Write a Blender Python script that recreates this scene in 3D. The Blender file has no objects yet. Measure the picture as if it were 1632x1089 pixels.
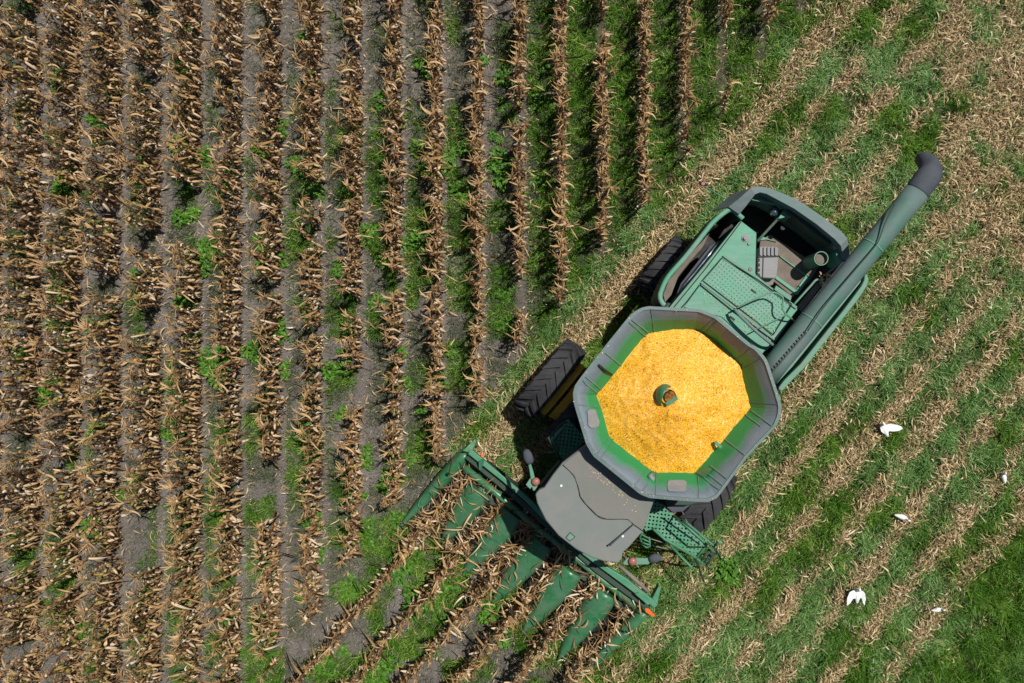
import bpy, bmesh, math, random
import numpy as np
from mathutils import Vector, Matrix

# ------------------------------------------------------------------ camera, sky, sun, exposure
sc = bpy.context.scene
C = sc.collection
H = 18.0                       # drone height (m)
FPX = 1270.0                   # focal length in source pixels (1632 wide)
NX, NY = 895.0, 560.0          # picture position of the point right below the drone
cam_d = bpy.data.cameras.new("camera")
cam = bpy.data.objects.new("camera", cam_d)
C.objects.link(cam)
cam.location = (0, 0, H)
cam_d.sensor_width = 36.0
cam_d.lens = FPX * 36.0 / 1632.0
cam_d.shift_x = -(NX - 816.0) / 1632.0
cam_d.shift_y = (NY - 544.5) / 1632.0
cam_d.clip_end = 1000
sc.camera = cam

SUN = Vector((0.745 * math.cos(math.radians(66)), 0.667 * math.cos(math.radians(66)), math.sin(math.radians(66)))).normalized()
w = bpy.data.worlds.new("World")
sc.world = w
w.use_nodes = True
wn = w.node_tree
sky = wn.nodes.new("ShaderNodeTexSky")
sky.sky_type = 'NISHITA'
sky.sun_disc = False
sky.sun_elevation = math.radians(66)
sky.sun_rotation = math.radians(48)
bg = wn.nodes["Background"]
bg.inputs[1].default_value = 0.05
wn.links.new(sky.outputs[0], bg.inputs[0])
sd = bpy.data.lights.new("sun", 'SUN')
sd.energy = 5.0
sd.angle = math.radians(0.5)
sd.color = (1.0, 0.955, 0.88)
so = bpy.data.objects.new("sun", sd)
so.rotation_euler = SUN.to_track_quat('Z', 'Y').to_euler()
so.location = (10, 9, 30)
C.objects.link(so)
sc.view_settings.view_transform = 'Standard'
sc.view_settings.look = 'None'
sc.view_settings.exposure = 0.0
sc.view_settings.gamma = 1.0

rng = np.random.default_rng(7)
random.seed(7)

# ------------------------------------------------------------------ helpers
FW = np.array([-0.635, -0.772])      # combine heading on the ground
LT = np.array([0.772, -0.635])       # towards the combine's left side

def P(px, py, z=0.0):
    k = (H - z) / FPX
    return Vector(((px - NX) * k, -(py - NY) * k, z))

def UV(u, v, z=0.0):
    return Vector((FW[0] * u + LT[0] * v, FW[1] * u + LT[1] * v, z))

def uv_of(X, Y):
    return X * FW[0] + Y * FW[1], X * LT[0] + Y * LT[1]

def gpx(X, Y):
    return NX + X * FPX / H, NY - Y * FPX / H

def link(name, me, mat=None, parent=None):
    o = bpy.data.objects.new(name, me)
    C.objects.link(o)
    if mat is not None:
        me.materials.append(mat)
    if parent is not None:
        o.parent = parent
        if parent.type == 'EMPTY':
            o.location = -parent.location
    return o

def tag(o, label=None, cat=None, group=None, kind=None):
    if label: o["label"] = label
    if cat: o["category"] = cat
    if group: o["group"] = group
    if kind: o["kind"] = kind
    return o

def mesh_np(name, V, F, attrs=None, smooth=False):
    V = np.asarray(V, dtype=np.float32); F = np.asarray(F, dtype=np.int32)
    me = bpy.data.meshes.new(name)
    n = F.shape[1]
    me.vertices.add(len(V)); me.vertices.foreach_set("co", V.ravel())
    me.loops.add(F.size); me.loops.foreach_set("vertex_index", F.ravel())
    me.polygons.add(len(F)); me.polygons.foreach_set("loop_start", np.arange(0, F.size, n, dtype=np.int32))
    for k, a in (attrs or {}).items():
        at = me.attributes.new(k, 'FLOAT', 'POINT')
        at.data.foreach_set("value", np.asarray(a, dtype=np.float32))
    me.polygons.foreach_set("use_smooth", np.full(len(F), smooth))
    me.update(calc_edges=True)
    me.validate()
    return me

def strips(Cn, Wd):
    """ribbons: Cn, Wd (N,S,3) -> verts, quad faces"""
    N, S, _ = Cn.shape
    V = np.stack([Cn - Wd, Cn + Wd], axis=2).reshape(-1, 3)
    b = (np.arange(N)[:, None] * S + np.arange(S - 1)[None, :]).ravel() * 2
    F = np.stack([b, b + 1, b + 3, b + 2], axis=1)
    return V, F

def vnoise(X, Y, s, seed):
    r = np.random.default_rng(seed).random((64, 64))
    x = X / s + 1000.0; y = Y / s + 1000.0
    i = np.floor(x).astype(int); j = np.floor(y).astype(int)
    fx = x - i; fy = y - j
    fx = fx * fx * (3 - 2 * fx); fy = fy * fy * (3 - 2 * fy)
    g = lambda a, b: r[a % 64, b % 64]
    return (g(i, j) * (1 - fx) + g(i + 1, j) * fx) * (1 - fy) + (g(i, j + 1) * (1 - fx) + g(i + 1, j + 1) * fx) * fy

def sstep(a, b, x):
    t = np.clip((x - a) / (b - a), 0, 1)
    return t * t * (3 - 2 * t)

def bevel(o, wd=0.015, seg=2):
    m = o.modifiers.new("bevel", 'BEVEL')
    m.width = wd; m.segments = seg; m.limit_method = 'ANGLE'; m.angle_limit = math.radians(35)
    return o

def bm_mesh(name, bm):
    bmesh.ops.recalc_face_normals(bm, faces=bm.faces[:])
    me = bpy.data.meshes.new(name); bm.to_mesh(me); bm.free()
    return me

def prism_bm(bm, top, bot):
    t = [bm.verts.new(p) for p in top]; b = [bm.verts.new(p) for p in bot]
    n = len(t)
    bm.faces.new(t); bm.faces.new(b[::-1])
    for i in range(n):
        bm.faces.new((t[i], b[i], b[(i + 1) % n], t[(i + 1) % n]))

def prism(name, pxs, z1, z0, mat, parent, bev=0.015, seg=2):
    """vertical-walled plate or box whose top outline is seen at pxs, z1 the top height (number or list)"""
    zs = z1 if isinstance(z1, (list, tuple)) else [z1] * len(pxs)
    top = [P(x, y, z) for (x, y), z in zip(pxs, zs)]
    bot = [Vector((p.x, p.y, z0 if not callable(z0) else z0(p))) for p in top]
    bm = bmesh.new(); prism_bm(bm, top, bot)
    o = link(name, bm_mesh(name, bm), mat, parent)
    if bev: bevel(o, bev, seg)
    return o

def slab(name, pts, thick, mat, parent, bev=0.008):
    """a plate through 3-D points, thick downwards"""
    bm = bmesh.new(); prism_bm(bm, pts, [p - Vector((0, 0, thick)) for p in pts])
    o = link(name, bm_mesh(name, bm), mat, parent)
    if bev: bevel(o, bev, 2)
    return o

def tube_arrays(pts, radii, seg=12, flat=1.0, cap=True):
    pts = [Vector(p) for p in pts]
    n = len(pts)
    if not isinstance(radii, (list, tuple)): radii = [radii] * n
    V = []; F = []
    up0 = Vector((0, 0, 1))
    for i, p in enumerate(pts):
        t = (pts[min(i + 1, n - 1)] - pts[max(i - 1, 0)]).normalized()
        up = up0 if abs(t.z) < 0.9 else Vector((0.3, 1, 0)).normalized()
        a = t.cross(up).normalized(); b = a.cross(t).normalized()
        for k in range(seg):
            an = 2 * math.pi * k / seg
            V.append(p + a * (math.cos(an) * radii[i]) + b * (math.sin(an) * radii[i] * flat))
    for i in range(n - 1):
        for k in range(seg):
            F.append((i * seg + k, i * seg + (k + 1) % seg, (i + 1) * seg + (k + 1) % seg, (i + 1) * seg + k))
    if cap:
        F.append(tuple(range(seg))[::-1]); F.append(tuple((n - 1) * seg + k for k in range(seg)))
    return V, F

def tube(name, pts, radii, mat, parent, seg=12, flat=1.0, smooth=True, cap=True):
    V, F = tube_arrays(pts, radii, seg, flat, cap)
    me = bpy.data.meshes.new(name); me.from_pydata([tuple(v) for v in V], [], F)
    for p in me.polygons: p.use_smooth = smooth and len(p.vertices) == 4
    me.update()
    return link(name, me, mat, parent)

def smooth_path(pts, n=6):
    """Catmull-Rom through 3-D points"""
    out = []
    m = len(pts)
    for i in range(m - 1):
        p0 = pts[max(i - 1, 0)]; p1 = pts[i]; p2 = pts[i + 1]; p3 = pts[min(i + 2, m - 1)]
        for k in range(n):
            t = k / n
            out.append(0.5 * ((2 * p1) + (p2 - p0) * t + (2 * p0 - 5 * p1 + 4 * p2 - p3) * t * t + (3 * p1 - p0 - 3 * p2 + p3) * t ** 3))
    out.append(pts[-1])
    return out

# ------------------------------------------------------------------ materials
def new_mat(name):
    m = bpy.data.materials.new(name); m.use_nodes = True
    nt = m.node_tree
    return m, nt, nt.nodes["Principled BSDF"], nt.nodes, nt.links

def ramp_node(nodes, stops):
    r = nodes.new("ShaderNodeValToRGB")
    el = r.color_ramp.elements
    while len(el) < len(stops): el.new(0.5)
    for e, (p, c) in zip(el, stops):
        e.position = p; e.color = (*c, 1)
    return r

def attr_mat(name, stops, rough=0.7, transl=0.25, spec=0.3):
    m, nt, b, N, L = new_mat(name)
    a = N.new("ShaderNodeAttribute"); a.attribute_name = "tint"
    r = ramp_node(N, stops)
    L.new(a.outputs["Fac"], r.inputs[0]); L.new(r.outputs[0], b.inputs["Base Color"])
    b.inputs["Roughness"].default_value = rough
    b.inputs["Specular IOR Level"].default_value = spec
    if transl:
        t = N.new("ShaderNodeBsdfTranslucent"); mx = N.new("ShaderNodeMixShader")
        L.new(r.outputs[0], t.inputs[0]); mx.inputs[0].default_value = transl
        L.new(b.outputs[0], mx.inputs[1]); L.new(t.outputs[0], mx.inputs[2])
        L.new(mx.outputs[0], N["Material Output"].inputs[0])
    return m

def paint(name, base, dust, amount=0.5, scale=2.0, rough=0.5, bump=0.05, spots=0.0, metal=0.0, spec=0.4, spot_col=(0.03, 0.05, 0.04), streak=0.4, dots=False):
    """paint with patches of dust / fading and fine specks"""
    m, nt, b, N, L = new_mat(name)
    tc = N.new("ShaderNodeTexCoord")
    n1 = N.new("ShaderNodeTexNoise"); n1.inputs["Scale"].default_value = scale; n1.inputs["Detail"].default_value = 8; n1.inputs["Roughness"].default_value = 0.7
    L.new(tc.outputs["Object"], n1.inputs["Vector"])
    r = ramp_node(N, [(0.5 - 0.32 * amount - 0.02, (0, 0, 0)), (0.92 - 0.4 * amount, (1, 1, 1))])
    L.new(n1.outputs["Fac"], r.inputs[0])
    mx = N.new("ShaderNodeMix"); mx.data_type = 'RGBA'
    mx.inputs[6].default_value = (*base, 1); mx.inputs[7].default_value = (*dust, 1)
    L.new(r.outputs[0], mx.inputs[0])
    out = mx.outputs[2]
    n2 = N.new("ShaderNodeTexNoise"); n2.inputs["Scale"].default_value = 45; n2.inputs["Detail"].default_value = 4
    L.new(tc.outputs["Object"], n2.inputs["Vector"])
    if spots:
        r2 = ramp_node(N, [(0.62, (0, 0, 0)), (0.72, (spots, spots, spots))])
        L.new(n2.outputs["Fac"], r2.inputs[0])
        m2 = N.new("ShaderNodeMix"); m2.data_type = 'RGBA'
        m2.inputs[7].default_value = (*spot_col, 1)
        L.new(out, m2.inputs[6]); L.new(r2.outputs[0], m2.inputs[0])
        out = m2.outputs[2]
    # dirt washed along the machine in long uneven streaks
    mp = N.new("ShaderNodeMapping"); mp.vector_type = 'POINT'
    mp.inputs["Rotation"].default_value = (0, 0, math.radians(-50.6)); mp.inputs["Scale"].default_value = (0.9, 7.0, 2.0)
    L.new(tc.outputs["Object"], mp.inputs[0])
    n3 = N.new("ShaderNodeTexNoise"); n3.inputs["Scale"].default_value = 1.7; n3.inputs["Detail"].default_value = 7; n3.inputs["Roughness"].default_value = 0.75
    L.new(mp.outputs[0], n3.inputs["Vector"])
    r4 = ramp_node(N, [(0.46, (0, 0, 0)), (0.74, (streak, streak, streak))]); L.new(n3.outputs["Fac"], r4.inputs[0])
    m4 = N.new("ShaderNodeMix"); m4.data_type = 'RGBA'
    m4.inputs[7].default_value = (base[0] * 0.4 + 0.05, base[1] * 0.4 + 0.045, base[2] * 0.4 + 0.035, 1)
    if not metal: L.new(r4.outputs[0], m4.inputs[0])
    else: m4.inputs[0].default_value = 0
    L.new(out, m4.inputs[6]); out = m4.outputs[2]
    if dots:        # rows of small tread holes
        mp2 = N.new("ShaderNodeMapping"); mp2.inputs["Rotation"].default_value = (0, 0, math.radians(-50.6)); L.new(tc.outputs["Object"], mp2.inputs[0])
        vd = N.new("ShaderNodeTexVoronoi"); vd.voronoi_dimensions = '2D'; vd.inputs["Scale"].default_value = 15; vd.inputs["Randomness"].default_value = 0.0
        L.new(mp2.outputs[0], vd.inputs["Vector"])
        rd = ramp_node(N, [(0.16, (0.75, 0.75, 0.75)), (0.24, (0, 0, 0))]); L.new(vd.outputs["Distance"], rd.inputs[0])
        m5 = N.new("ShaderNodeMix"); m5.data_type = 'RGBA'; m5.inputs[7].default_value = (0.02, 0.07, 0.045, 1)
        L.new(rd.outputs[0], m5.inputs[0]); L.new(out, m5.inputs[6]); out = m5.outputs[2]
    L.new(out, b.inputs["Base Color"])
    rr = N.new("ShaderNodeMapRange")
    rr.inputs[3].default_value = rough; rr.inputs[4].default_value = min(1, rough + 0.35)
    L.new(r.outputs[0], rr.inputs[0]); L.new(rr.outputs[0], b.inputs["Roughness"])
    b.inputs["Metallic"].default_value = metal
    b.inputs["Specular IOR Level"].default_value = spec
    if bump:
        bp = N.new("ShaderNodeBump"); bp.inputs["Strength"].default_value = bump; bp.inputs["Distance"].default_value = 0.02
        L.new(n2.outputs["Fac"], bp.inputs["Height"]); L.new(bp.outputs[0], b.inputs["Normal"])
    return m

M = {}
M['deck'] = paint("weathered_green_paint", (0.050, 0.27, 0.16), (0.19, 0.31, 0.26), 0.5, 2.6, 0.5, 0.06, 0.55)
M['tread'] = paint("treaded_green_deck", (0.05, 0.28, 0.165), (0.20, 0.32, 0.265), 0.6, 2.2, 0.5, 0.06, 0.55, dots=True)
M['trim'] = paint("green_trim_paint", (0.06, 0.23, 0.14), (0.19, 0.26, 0.22), 0.5, 2.5, 0.5)
M['dusty'] = paint("dusty_grey_green_paint", (0.08, 0.165, 0.14), (0.175, 0.20, 0.215), 0.65, 2.0, 0.6, 0.08, 0.2)
M['hood'] = paint("glossy_green_paint", (0.010, 0.15, 0.046), (0.10, 0.20, 0.125), 0.55, 3.0, 0.2, 0.02, 0.15)
M['beam'] = paint("green_beam_paint", (0.03, 0.20, 0.10), (0.12, 0.24, 0.16), 0.4, 2.5, 0.4)
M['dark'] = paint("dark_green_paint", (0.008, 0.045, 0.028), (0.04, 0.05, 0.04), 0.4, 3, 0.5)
M['black'] = paint("black_steel_and_shade", (0.006, 0.007, 0.007), (0.018, 0.017, 0.015), 0.3, 4, 0.6)  # black steel, darkened further to carry the shade inside the bay
M['roof'] = paint("dusty_grey_roof", (0.135, 0.165, 0.152), (0.20, 0.197, 0.188), 0.55, 2.0, 0.7, 0.05, 0.3, streak=0.0)
M['roof2'] = paint("dusty_brown_grey_roof", (0.178, 0.163, 0.152), (0.135, 0.165, 0.142), 0.4, 2.2, 0.75, 0.05, 0.3, streak=0.0)
M['brown'] = paint("chaff_covered_floor", (0.13, 0.108, 0.09), (0.20, 0.17, 0.14), 0.5, 5, 0.9, 0.2)
M['rubber'] = paint("dusty_rubber", (0.014, 0.015, 0.019), (0.05, 0.05, 0.055), 0.42, 3, 0.75, 0.1)
M['yellow'] = paint("yellow_rim_paint", (0.62, 0.34, 0.008), (0.35, 0.2, 0.03), 0.3, 3, 0.45)
M['greybox'] = paint("grey_plastic", (0.20, 0.205, 0.215), (0.27, 0.27, 0.27), 0.5, 4, 0.6)
M['boot'] = paint("dark_rubber_boot", (0.035, 0.043, 0.058), (0.085, 0.095, 0.115), 0.45, 2, 0.7)
M['steel'] = paint("bright_steel", (0.55, 0.56, 0.6), (0.3, 0.3, 0.3), 0.2, 6, 0.2, 0.0, metal=1.0)
M['iron'] = paint("bare_iron", (0.16, 0.15, 0.14), (0.22, 0.19, 0.16), 0.5, 5, 0.6)
M['orange'] = paint("orange_reflector", (0.85, 0.11, 0.015), (0.6, 0.12, 0.03), 0.2, 5, 0.35)
M['red'] = paint("red_lamp_glass", (0.33, 0.10, 0.08), (0.30, 0.15, 0.12), 0.4, 8, 0.3)
M['darkred'] = paint("dark_red_reflector", (0.25, 0.01, 0.012), (0.1, 0.02, 0.02), 0.4, 8, 0.3)
M['glass'] = paint("dark_tinted_glass", (0.01, 0.014, 0.016), (0.03, 0.03, 0.03), 0.2, 3, 0.08)
M['white'] = paint("white_feathers", (0.82, 0.82, 0.80), (0.72, 0.72, 0.72), 0.3, 12, 0.8)
M['bill'] = paint("yellow_bill", (0.6, 0.38, 0.08), (0.5, 0.3, 0.1), 0.3, 12, 0.5)
M['rust'] = paint("rusty_auger_steel", (0.50, 0.20, 0.015), (0.03, 0.015, 0.01), 0.75, 14, 0.7, 0.2)
M['leaf'] = attr_mat("dry_corn_leaf", [(0.0, (0.035, 0.018, 0.008)), (0.25, (0.17, 0.092, 0.042)), (0.55, (0.41, 0.25, 0.108)), (0.78, (0.66, 0.465, 0.265)), (0.90, (0.74, 0.62, 0.48)), (0.94, (0.33, 0.25, 0.055)), (1.0, (0.13, 0.17, 0.03))], 0.6, 0.1)
M['stalk'] = attr_mat("dry_corn_stalk", [(0.0, (0.16, 0.10, 0.05)), (1.0, (0.42, 0.30, 0.17))], 0.7, 0.0)
M['grass'] = attr_mat("green_grass_blade", [(0.0, (0.025, 0.085, 0.005)), (0.45, (0.10, 0.25, 0.016)), (0.8, (0.23, 0.41, 0.055)), (1.0, (0.44, 0.52, 0.17))], 0.5, 0.25)
M['grass2'] = attr_mat("flattened_grass_blade", [(0.0, (0.04, 0.11, 0.015)), (0.4, (0.13, 0.28, 0.06)), (0.75, (0.26, 0.44, 0.14)), (1.0, (0.48, 0.57, 0.28))], 0.45, 0.2)
M['drygrass'] = attr_mat("grey_green_thin_grass", [(0.0, (0.025, 0.045, 0.016)), (0.5, (0.075, 0.11, 0.045)), (1.0, (0.20, 0.21, 0.12))], 0.7, 0.15)
M['weed'] = attr_mat("broad_weed_leaf", [(0.0, (0.03, 0.10, 0.008)), (0.5, (0.075, 0.22, 0.016)), (1.0, (0.16, 0.33, 0.035))], 0.5, 0.3)
M['litter'] = attr_mat("chopped_corn_residue", [(0.0, (0.08, 0.048, 0.024)), (0.25, (0.27, 0.18, 0.09)), (0.55, (0.52, 0.38, 0.20)), (0.85, (0.72, 0.58, 0.37)), (0.95, (0.84, 0.76, 0.60)), (1.0, (0.50, 0.30, 0.06))], 0.7, 0.1)

def auger_material():
    m = paint("worn_auger_paint", (0.03, 0.155, 0.10), (0.125, 0.15, 0.158), 0.66, 1.3, 0.5, 0.06, 0.25)
    return m
M['auger'] = auger_material()

def tank_material():
    """paint still green low on the walls, bleached and dusty near the rim, with an uneven border"""
    m, nt, b, N, L = new_mat("tank_wall_paint")
    tc = N.new("ShaderNodeTexCoord"); sp = N.new("ShaderNodeSeparateXYZ")
    L.new(tc.outputs["Object"], sp.inputs[0])
    n1 = N.new("ShaderNodeTexNoise"); n1.inputs["Scale"].default_value = 1.3; n1.inputs["Detail"].default_value = 7; n1.inputs["Roughness"].default_value = 0.65
    L.new(tc.outputs["Object"], n1.inputs["Vector"])
    mr = N.new("ShaderNodeMapRange"); mr.inputs[1].default_value = 3.45; mr.inputs[2].default_value = 4.0
    L.new(sp.outputs[2], mr.inputs[0])
    ad = N.new("ShaderNodeMath"); ad.operation = 'MULTIPLY_ADD'; ad.inputs[1].default_value = 0.9
    L.new(n1.outputs["Fac"], ad.inputs[0]); 
    sb = N.new("ShaderNodeMath"); sb.operation = 'SUBTRACT'; sb.inputs[1].default_value = 0.46
    L.new(mr.outputs[0], sb.inputs[0]); L.new(sb.outputs[0], ad.inputs[2])
    r = ramp_node(N, [(0.44, (0.003, 0.25, 0.08)), (0.60, (0.05, 0.24, 0.135)), (0.80, (0.135, 0.185, 0.22)), (1.0, (0.185, 0.235, 0.285))])
    L.new(ad.outputs[0], r.inputs[0])
    n2 = N.new("ShaderNodeTexNoise"); n2.inputs["Scale"].default_value = 30; n2.inputs["Detail"].default_value = 6
    L.new(tc.outputs["Object"], n2.inputs["Vector"])
    mx = N.new("ShaderNodeMix"); mx.data_type = 'RGBA'; mx.blend_type = 'MULTIPLY'; mx.inputs[0].default_value = 0.35
    r2 = ramp_node(N, [(0.3, (0.55, 0.55, 0.55)), (0.7, (1, 1, 1))])
    L.new(n2.outputs["Fac"], r2.inputs[0]); L.new(r.outputs[0], mx.inputs[6]); L.new(r2.outputs[0], mx.inputs[7])
    L.new(mx.outputs[2], b.inputs["Base Color"])
    b.inputs["Roughness"].default_value = 0.5
    return m
M['tank'] = tank_material()

def corn_material():
    m, nt, b, N, L = new_mat("shelled_corn_kernels")
    tc = N.new("ShaderNodeTexCoord")
    v = N.new("ShaderNodeTexVoronoi"); v.inputs["Scale"].default_value = 72
    L.new(tc.outputs["Object"], v.inputs["Vector"])
    sp = N.new("ShaderNodeSeparateColor"); L.new(v.outputs["Color"], sp.inputs[0])
    r = ramp_node(N, [(0.0, (0.10, 0.035, 0.01)), (0.04, (0.45, 0.17, 0.01)), (0.2, (0.68, 0.28, 0.004)), (0.5, (0.86, 0.41, 0.006)), (0.78, (0.88, 0.45, 0.009)), (0.9, (0.88, 0.53, 0.10)), (1.0, (0.88, 0.66, 0.34))])
    n = N.new("ShaderNodeTexNoise"); n.inputs["Scale"].default_value = 2.2; n.inputs["Detail"].default_value = 5
    L.new(tc.outputs["Object"], n.inputs["Vector"])
    ma = N.new("ShaderNodeMath"); ma.operation = 'MULTIPLY_ADD'; ma.inputs[1].default_value = 0.35; 
    mb = N.new("ShaderNodeMath"); mb.operation = 'SUBTRACT'; mb.inputs[1].default_value = 0.175
    L.new(sp.outputs[0], mb.inputs[0]); L.new(n.outputs["Fac"], ma.inputs[0]); L.new(mb.outputs[0], ma.inputs[2])
    L.new(ma.outputs[0], r.inputs[0]); L.new(r.outputs[0], b.inputs["Base Color"])
    b.inputs["Roughness"].default_value = 0.45
    bp = N.new("ShaderNodeBump"); bp.inputs["Strength"].default_value = 0.6; bp.inputs["Distance"].default_value = 0.012; bp.invert = True
    L.new(v.outputs["Distance"], bp.inputs["Height"]); L.new(bp.outputs[0], b.inputs["Normal"])
    return m
M['corn'] = corn_material()

def mesh_plate_material():
    """sheet steel punched with a regular grid of round holes"""
    m, nt, b, N, L = new_mat("punched_green_plate")
    tc = N.new("ShaderNodeTexCoord"); mp = N.new("ShaderNodeMapping")
    mp.inputs["Rotation"].default_value = (0, 0, math.radians(8)); L.new(tc.outputs["Object"], mp.inputs[0])
    sp = N.new("ShaderNodeSeparateXYZ"); L.new(mp.outputs[0], sp.inputs[0])
    cb = N.new("ShaderNodeCombineXYZ"); L.new(sp.outputs[0], cb.inputs[0]); L.new(sp.outputs[1], cb.inputs[1])
    v = N.new("ShaderNodeTexVoronoi"); v.voronoi_dimensions = '2D'; v.inputs["Scale"].default_value = 13.5; v.inputs["Randomness"].default_value = 0.0
    L.new(cb.outputs[0], v.inputs["Vector"])
    lt = N.new("ShaderNodeMath"); lt.operation = 'LESS_THAN'; lt.inputs[1].default_value = 0.27
    L.new(v.outputs["Distance"], lt.inputs[0])
    n1 = N.new("ShaderNodeTexNoise"); n1.inputs["Scale"].default_value = 4; n1.inputs["Detail"].default_value = 6
    L.new(tc.outputs["Object"], n1.inputs["Vector"])
    r = ramp_node(N, [(0.35, (0.03, 0.20, 0.10)), (0.7, (0.10, 0.24, 0.16))]); L.new(n1.outputs["Fac"], r.inputs[0])
    L.new(r.outputs[0], b.inputs["Base Color"]); b.inputs["Roughness"].default_value = 0.5
    t = N.new("ShaderNodeBsdfTransparent"); mx = N.new("ShaderNodeMixShader")
    L.new(lt.outputs[0], mx.inputs[0]); L.new(b.outputs[0], mx.inputs[1]); L.new(t.outputs[0], mx.inputs[2])
    L.new(mx.outputs[0], N["Material Output"].inputs[0])
    return m
M['punched'] = mesh_plate_material()

def soil_material():
    m, nt, b, N, L = new_mat("dry_cracked_soil")
    tc = N.new("ShaderNodeTexCoord")
    n1 = N.new("ShaderNodeTexNoise"); n1.inputs["Scale"].default_value = 1.2; n1.inputs["Detail"].default_value = 10; n1.inputs["Roughness"].default_value = 0.7
    n2 = N.new("ShaderNodeTexNoise"); n2.inputs["Scale"].default_value = 22; n2.inputs["Detail"].default_value = 8; n2.inputs["Roughness"].default_value = 0.75
    v = N.new("ShaderNodeTexVoronoi"); v.feature = 'DISTANCE_TO_EDGE'; v.inputs["Scale"].default_value = 5
    ds = N.new("ShaderNodeMix"); ds.data_type = 'VECTOR'; ds.inputs[0].default_value = 0.12
    L.new(tc.outputs["Object"], ds.inputs[4]); L.new(n2.outputs["Color"], ds.inputs[5]); L.new(ds.outputs[1], v.inputs["Vector"])
    for n in (n1, n2): L.new(tc.outputs["Object"], n.inputs["Vector"])
    r = ramp_node(N, [(0.34, (0.09, 0.080, 0.071)), (0.52, (0.17, 0.154, 0.141)), (0.68, (0.26, 0.238, 0.22))])
    ad = N.new("ShaderNodeMath"); ad.operation = 'MULTIPLY_ADD'; ad.inputs[1].default_value = 0.5
    ml = N.new("ShaderNodeMath"); ml.operation = 'MULTIPLY'; ml.inputs[1].default_value = 0.5
    L.new(n1.outputs["Fac"], ml.inputs[0]); L.new(n2.outputs["Fac"], ad.inputs[0]); L.new(ml.outputs[0], ad.inputs[2]); L.new(ad.outputs[0], r.inputs[0])
    r3 = ramp_node(N, [(0.0, (0.45, 0.45, 0.45)), (0.03, (1, 1, 1))]); L.new(v.outputs["Distance"], r3.inputs[0])
    mx = N.new("ShaderNodeMix"); mx.data_type = 'RGBA'; mx.blend_type = 'MULTIPLY'; mx.inputs[0].default_value = 0.5
    L.new(r.outputs[0], mx.inputs[6]); L.new(r3.outputs[0], mx.inputs[7]); 
    at = N.new("ShaderNodeAttribute"); at.attribute_name = "under_grass"
    m3 = N.new("ShaderNodeMix"); m3.data_type = 'RGBA'; m3.inputs[7].default_value = (0.055, 0.062, 0.026, 1)  # darker green-brown ground tint where grass grows
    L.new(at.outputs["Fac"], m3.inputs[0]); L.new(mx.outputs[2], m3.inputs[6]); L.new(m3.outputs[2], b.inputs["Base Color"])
    b.inputs["Roughness"].default_value = 0.95; b.inputs["Specular IOR Level"].default_value = 0.1
    bp = N.new("ShaderNodeBump"); bp.inputs["Strength"].default_value = 0.9; bp.inputs["Distance"].default_value = 0.05
    L.new(n2.outputs["Fac"], bp.inputs["Height"]); L.new(bp.outputs[0], b.inputs["Normal"])
    return m
M['soil'] = soil_material()

# ------------------------------------------------------------------ ground sheet
ROW = 0.9
X0, X1, Y0, Y1 = -14.4, 12.2, -9.2, 9.6        # planted area (frame plus a margin)
def stripes_v(v):                              # signed distance to the nearest harvested (diagonal) row
    return (v - 0.10 + 0.46) % 0.92 - 0.46

def ground_h(X, Y):
    u, v = uv_of(X, Y)
    st = v < -0.75
    d1 = np.abs((X + ROW / 2) % ROW - ROW / 2); d2 = np.abs(stripes_v(v))
    rid = 0.05 * np.exp(-(np.where(st, d1, d2) / 0.2) ** 2)
    h = rid + 0.05 * (vnoise(X, Y, 0.35, 1) - 0.5) + 0.06 * (vnoise(X, Y, 0.13, 2) - 0.5)
    fade = 1 - sstep(13, 18, np.maximum(np.abs(X), np.abs(Y) * 1.2))
    return h * fade

def axis(lo, hi, step, far):
    inner = np.arange(lo, hi + 1e-6, step)
    k = np.geomspace(1.0, far, 14)
    return np.concatenate([(lo - k)[::-1], inner, hi + k])
gx = axis(-15, 13, 0.06, 250); gy = axis(-10, 10.5, 0.06, 250)
GX, GY = np.meshgrid(gx, gy)
GZ = ground_h(GX, GY)
nx, ny = len(gx), len(gy)
ii = (np.arange(ny - 1)[:, None] * nx + np.arange(nx - 1)[None, :]).ravel()
gu, gv = uv_of(GX, GY); gpx_, gpy_ = gpx(GX, GY)
under_grass = np.where((gv > -0.62) & ~((gu > 3.3) & (gv < 4.9)), 1.0, 0.75 * sstep(790, 900, gpx_ + 60 * (vnoise(GX, GY, 0.6, 51) - .5)))
g = link("ground", mesh_np("ground", np.stack([GX.ravel(), GY.ravel(), GZ.ravel()], 1), np.stack([ii, ii + 1, ii + nx + 1, ii + nx], 1), {"under_grass": under_grass.ravel()}, smooth=True), M['soil'])
tag(g, "dry grey brown field soil under the corn rows and grass", "ground", kind="structure")

# ------------------------------------------------------------------ combine harvester
base = UV(-0.9, 2.26, 0)
combine = bpy.data.objects.new("combine_harvester", None)
C.objects.link(combine); combine.location = base
tag(combine, "large faded green combine harvester with a heaped grain tank cutting the corn", "combine harvester")
K = combine

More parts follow.
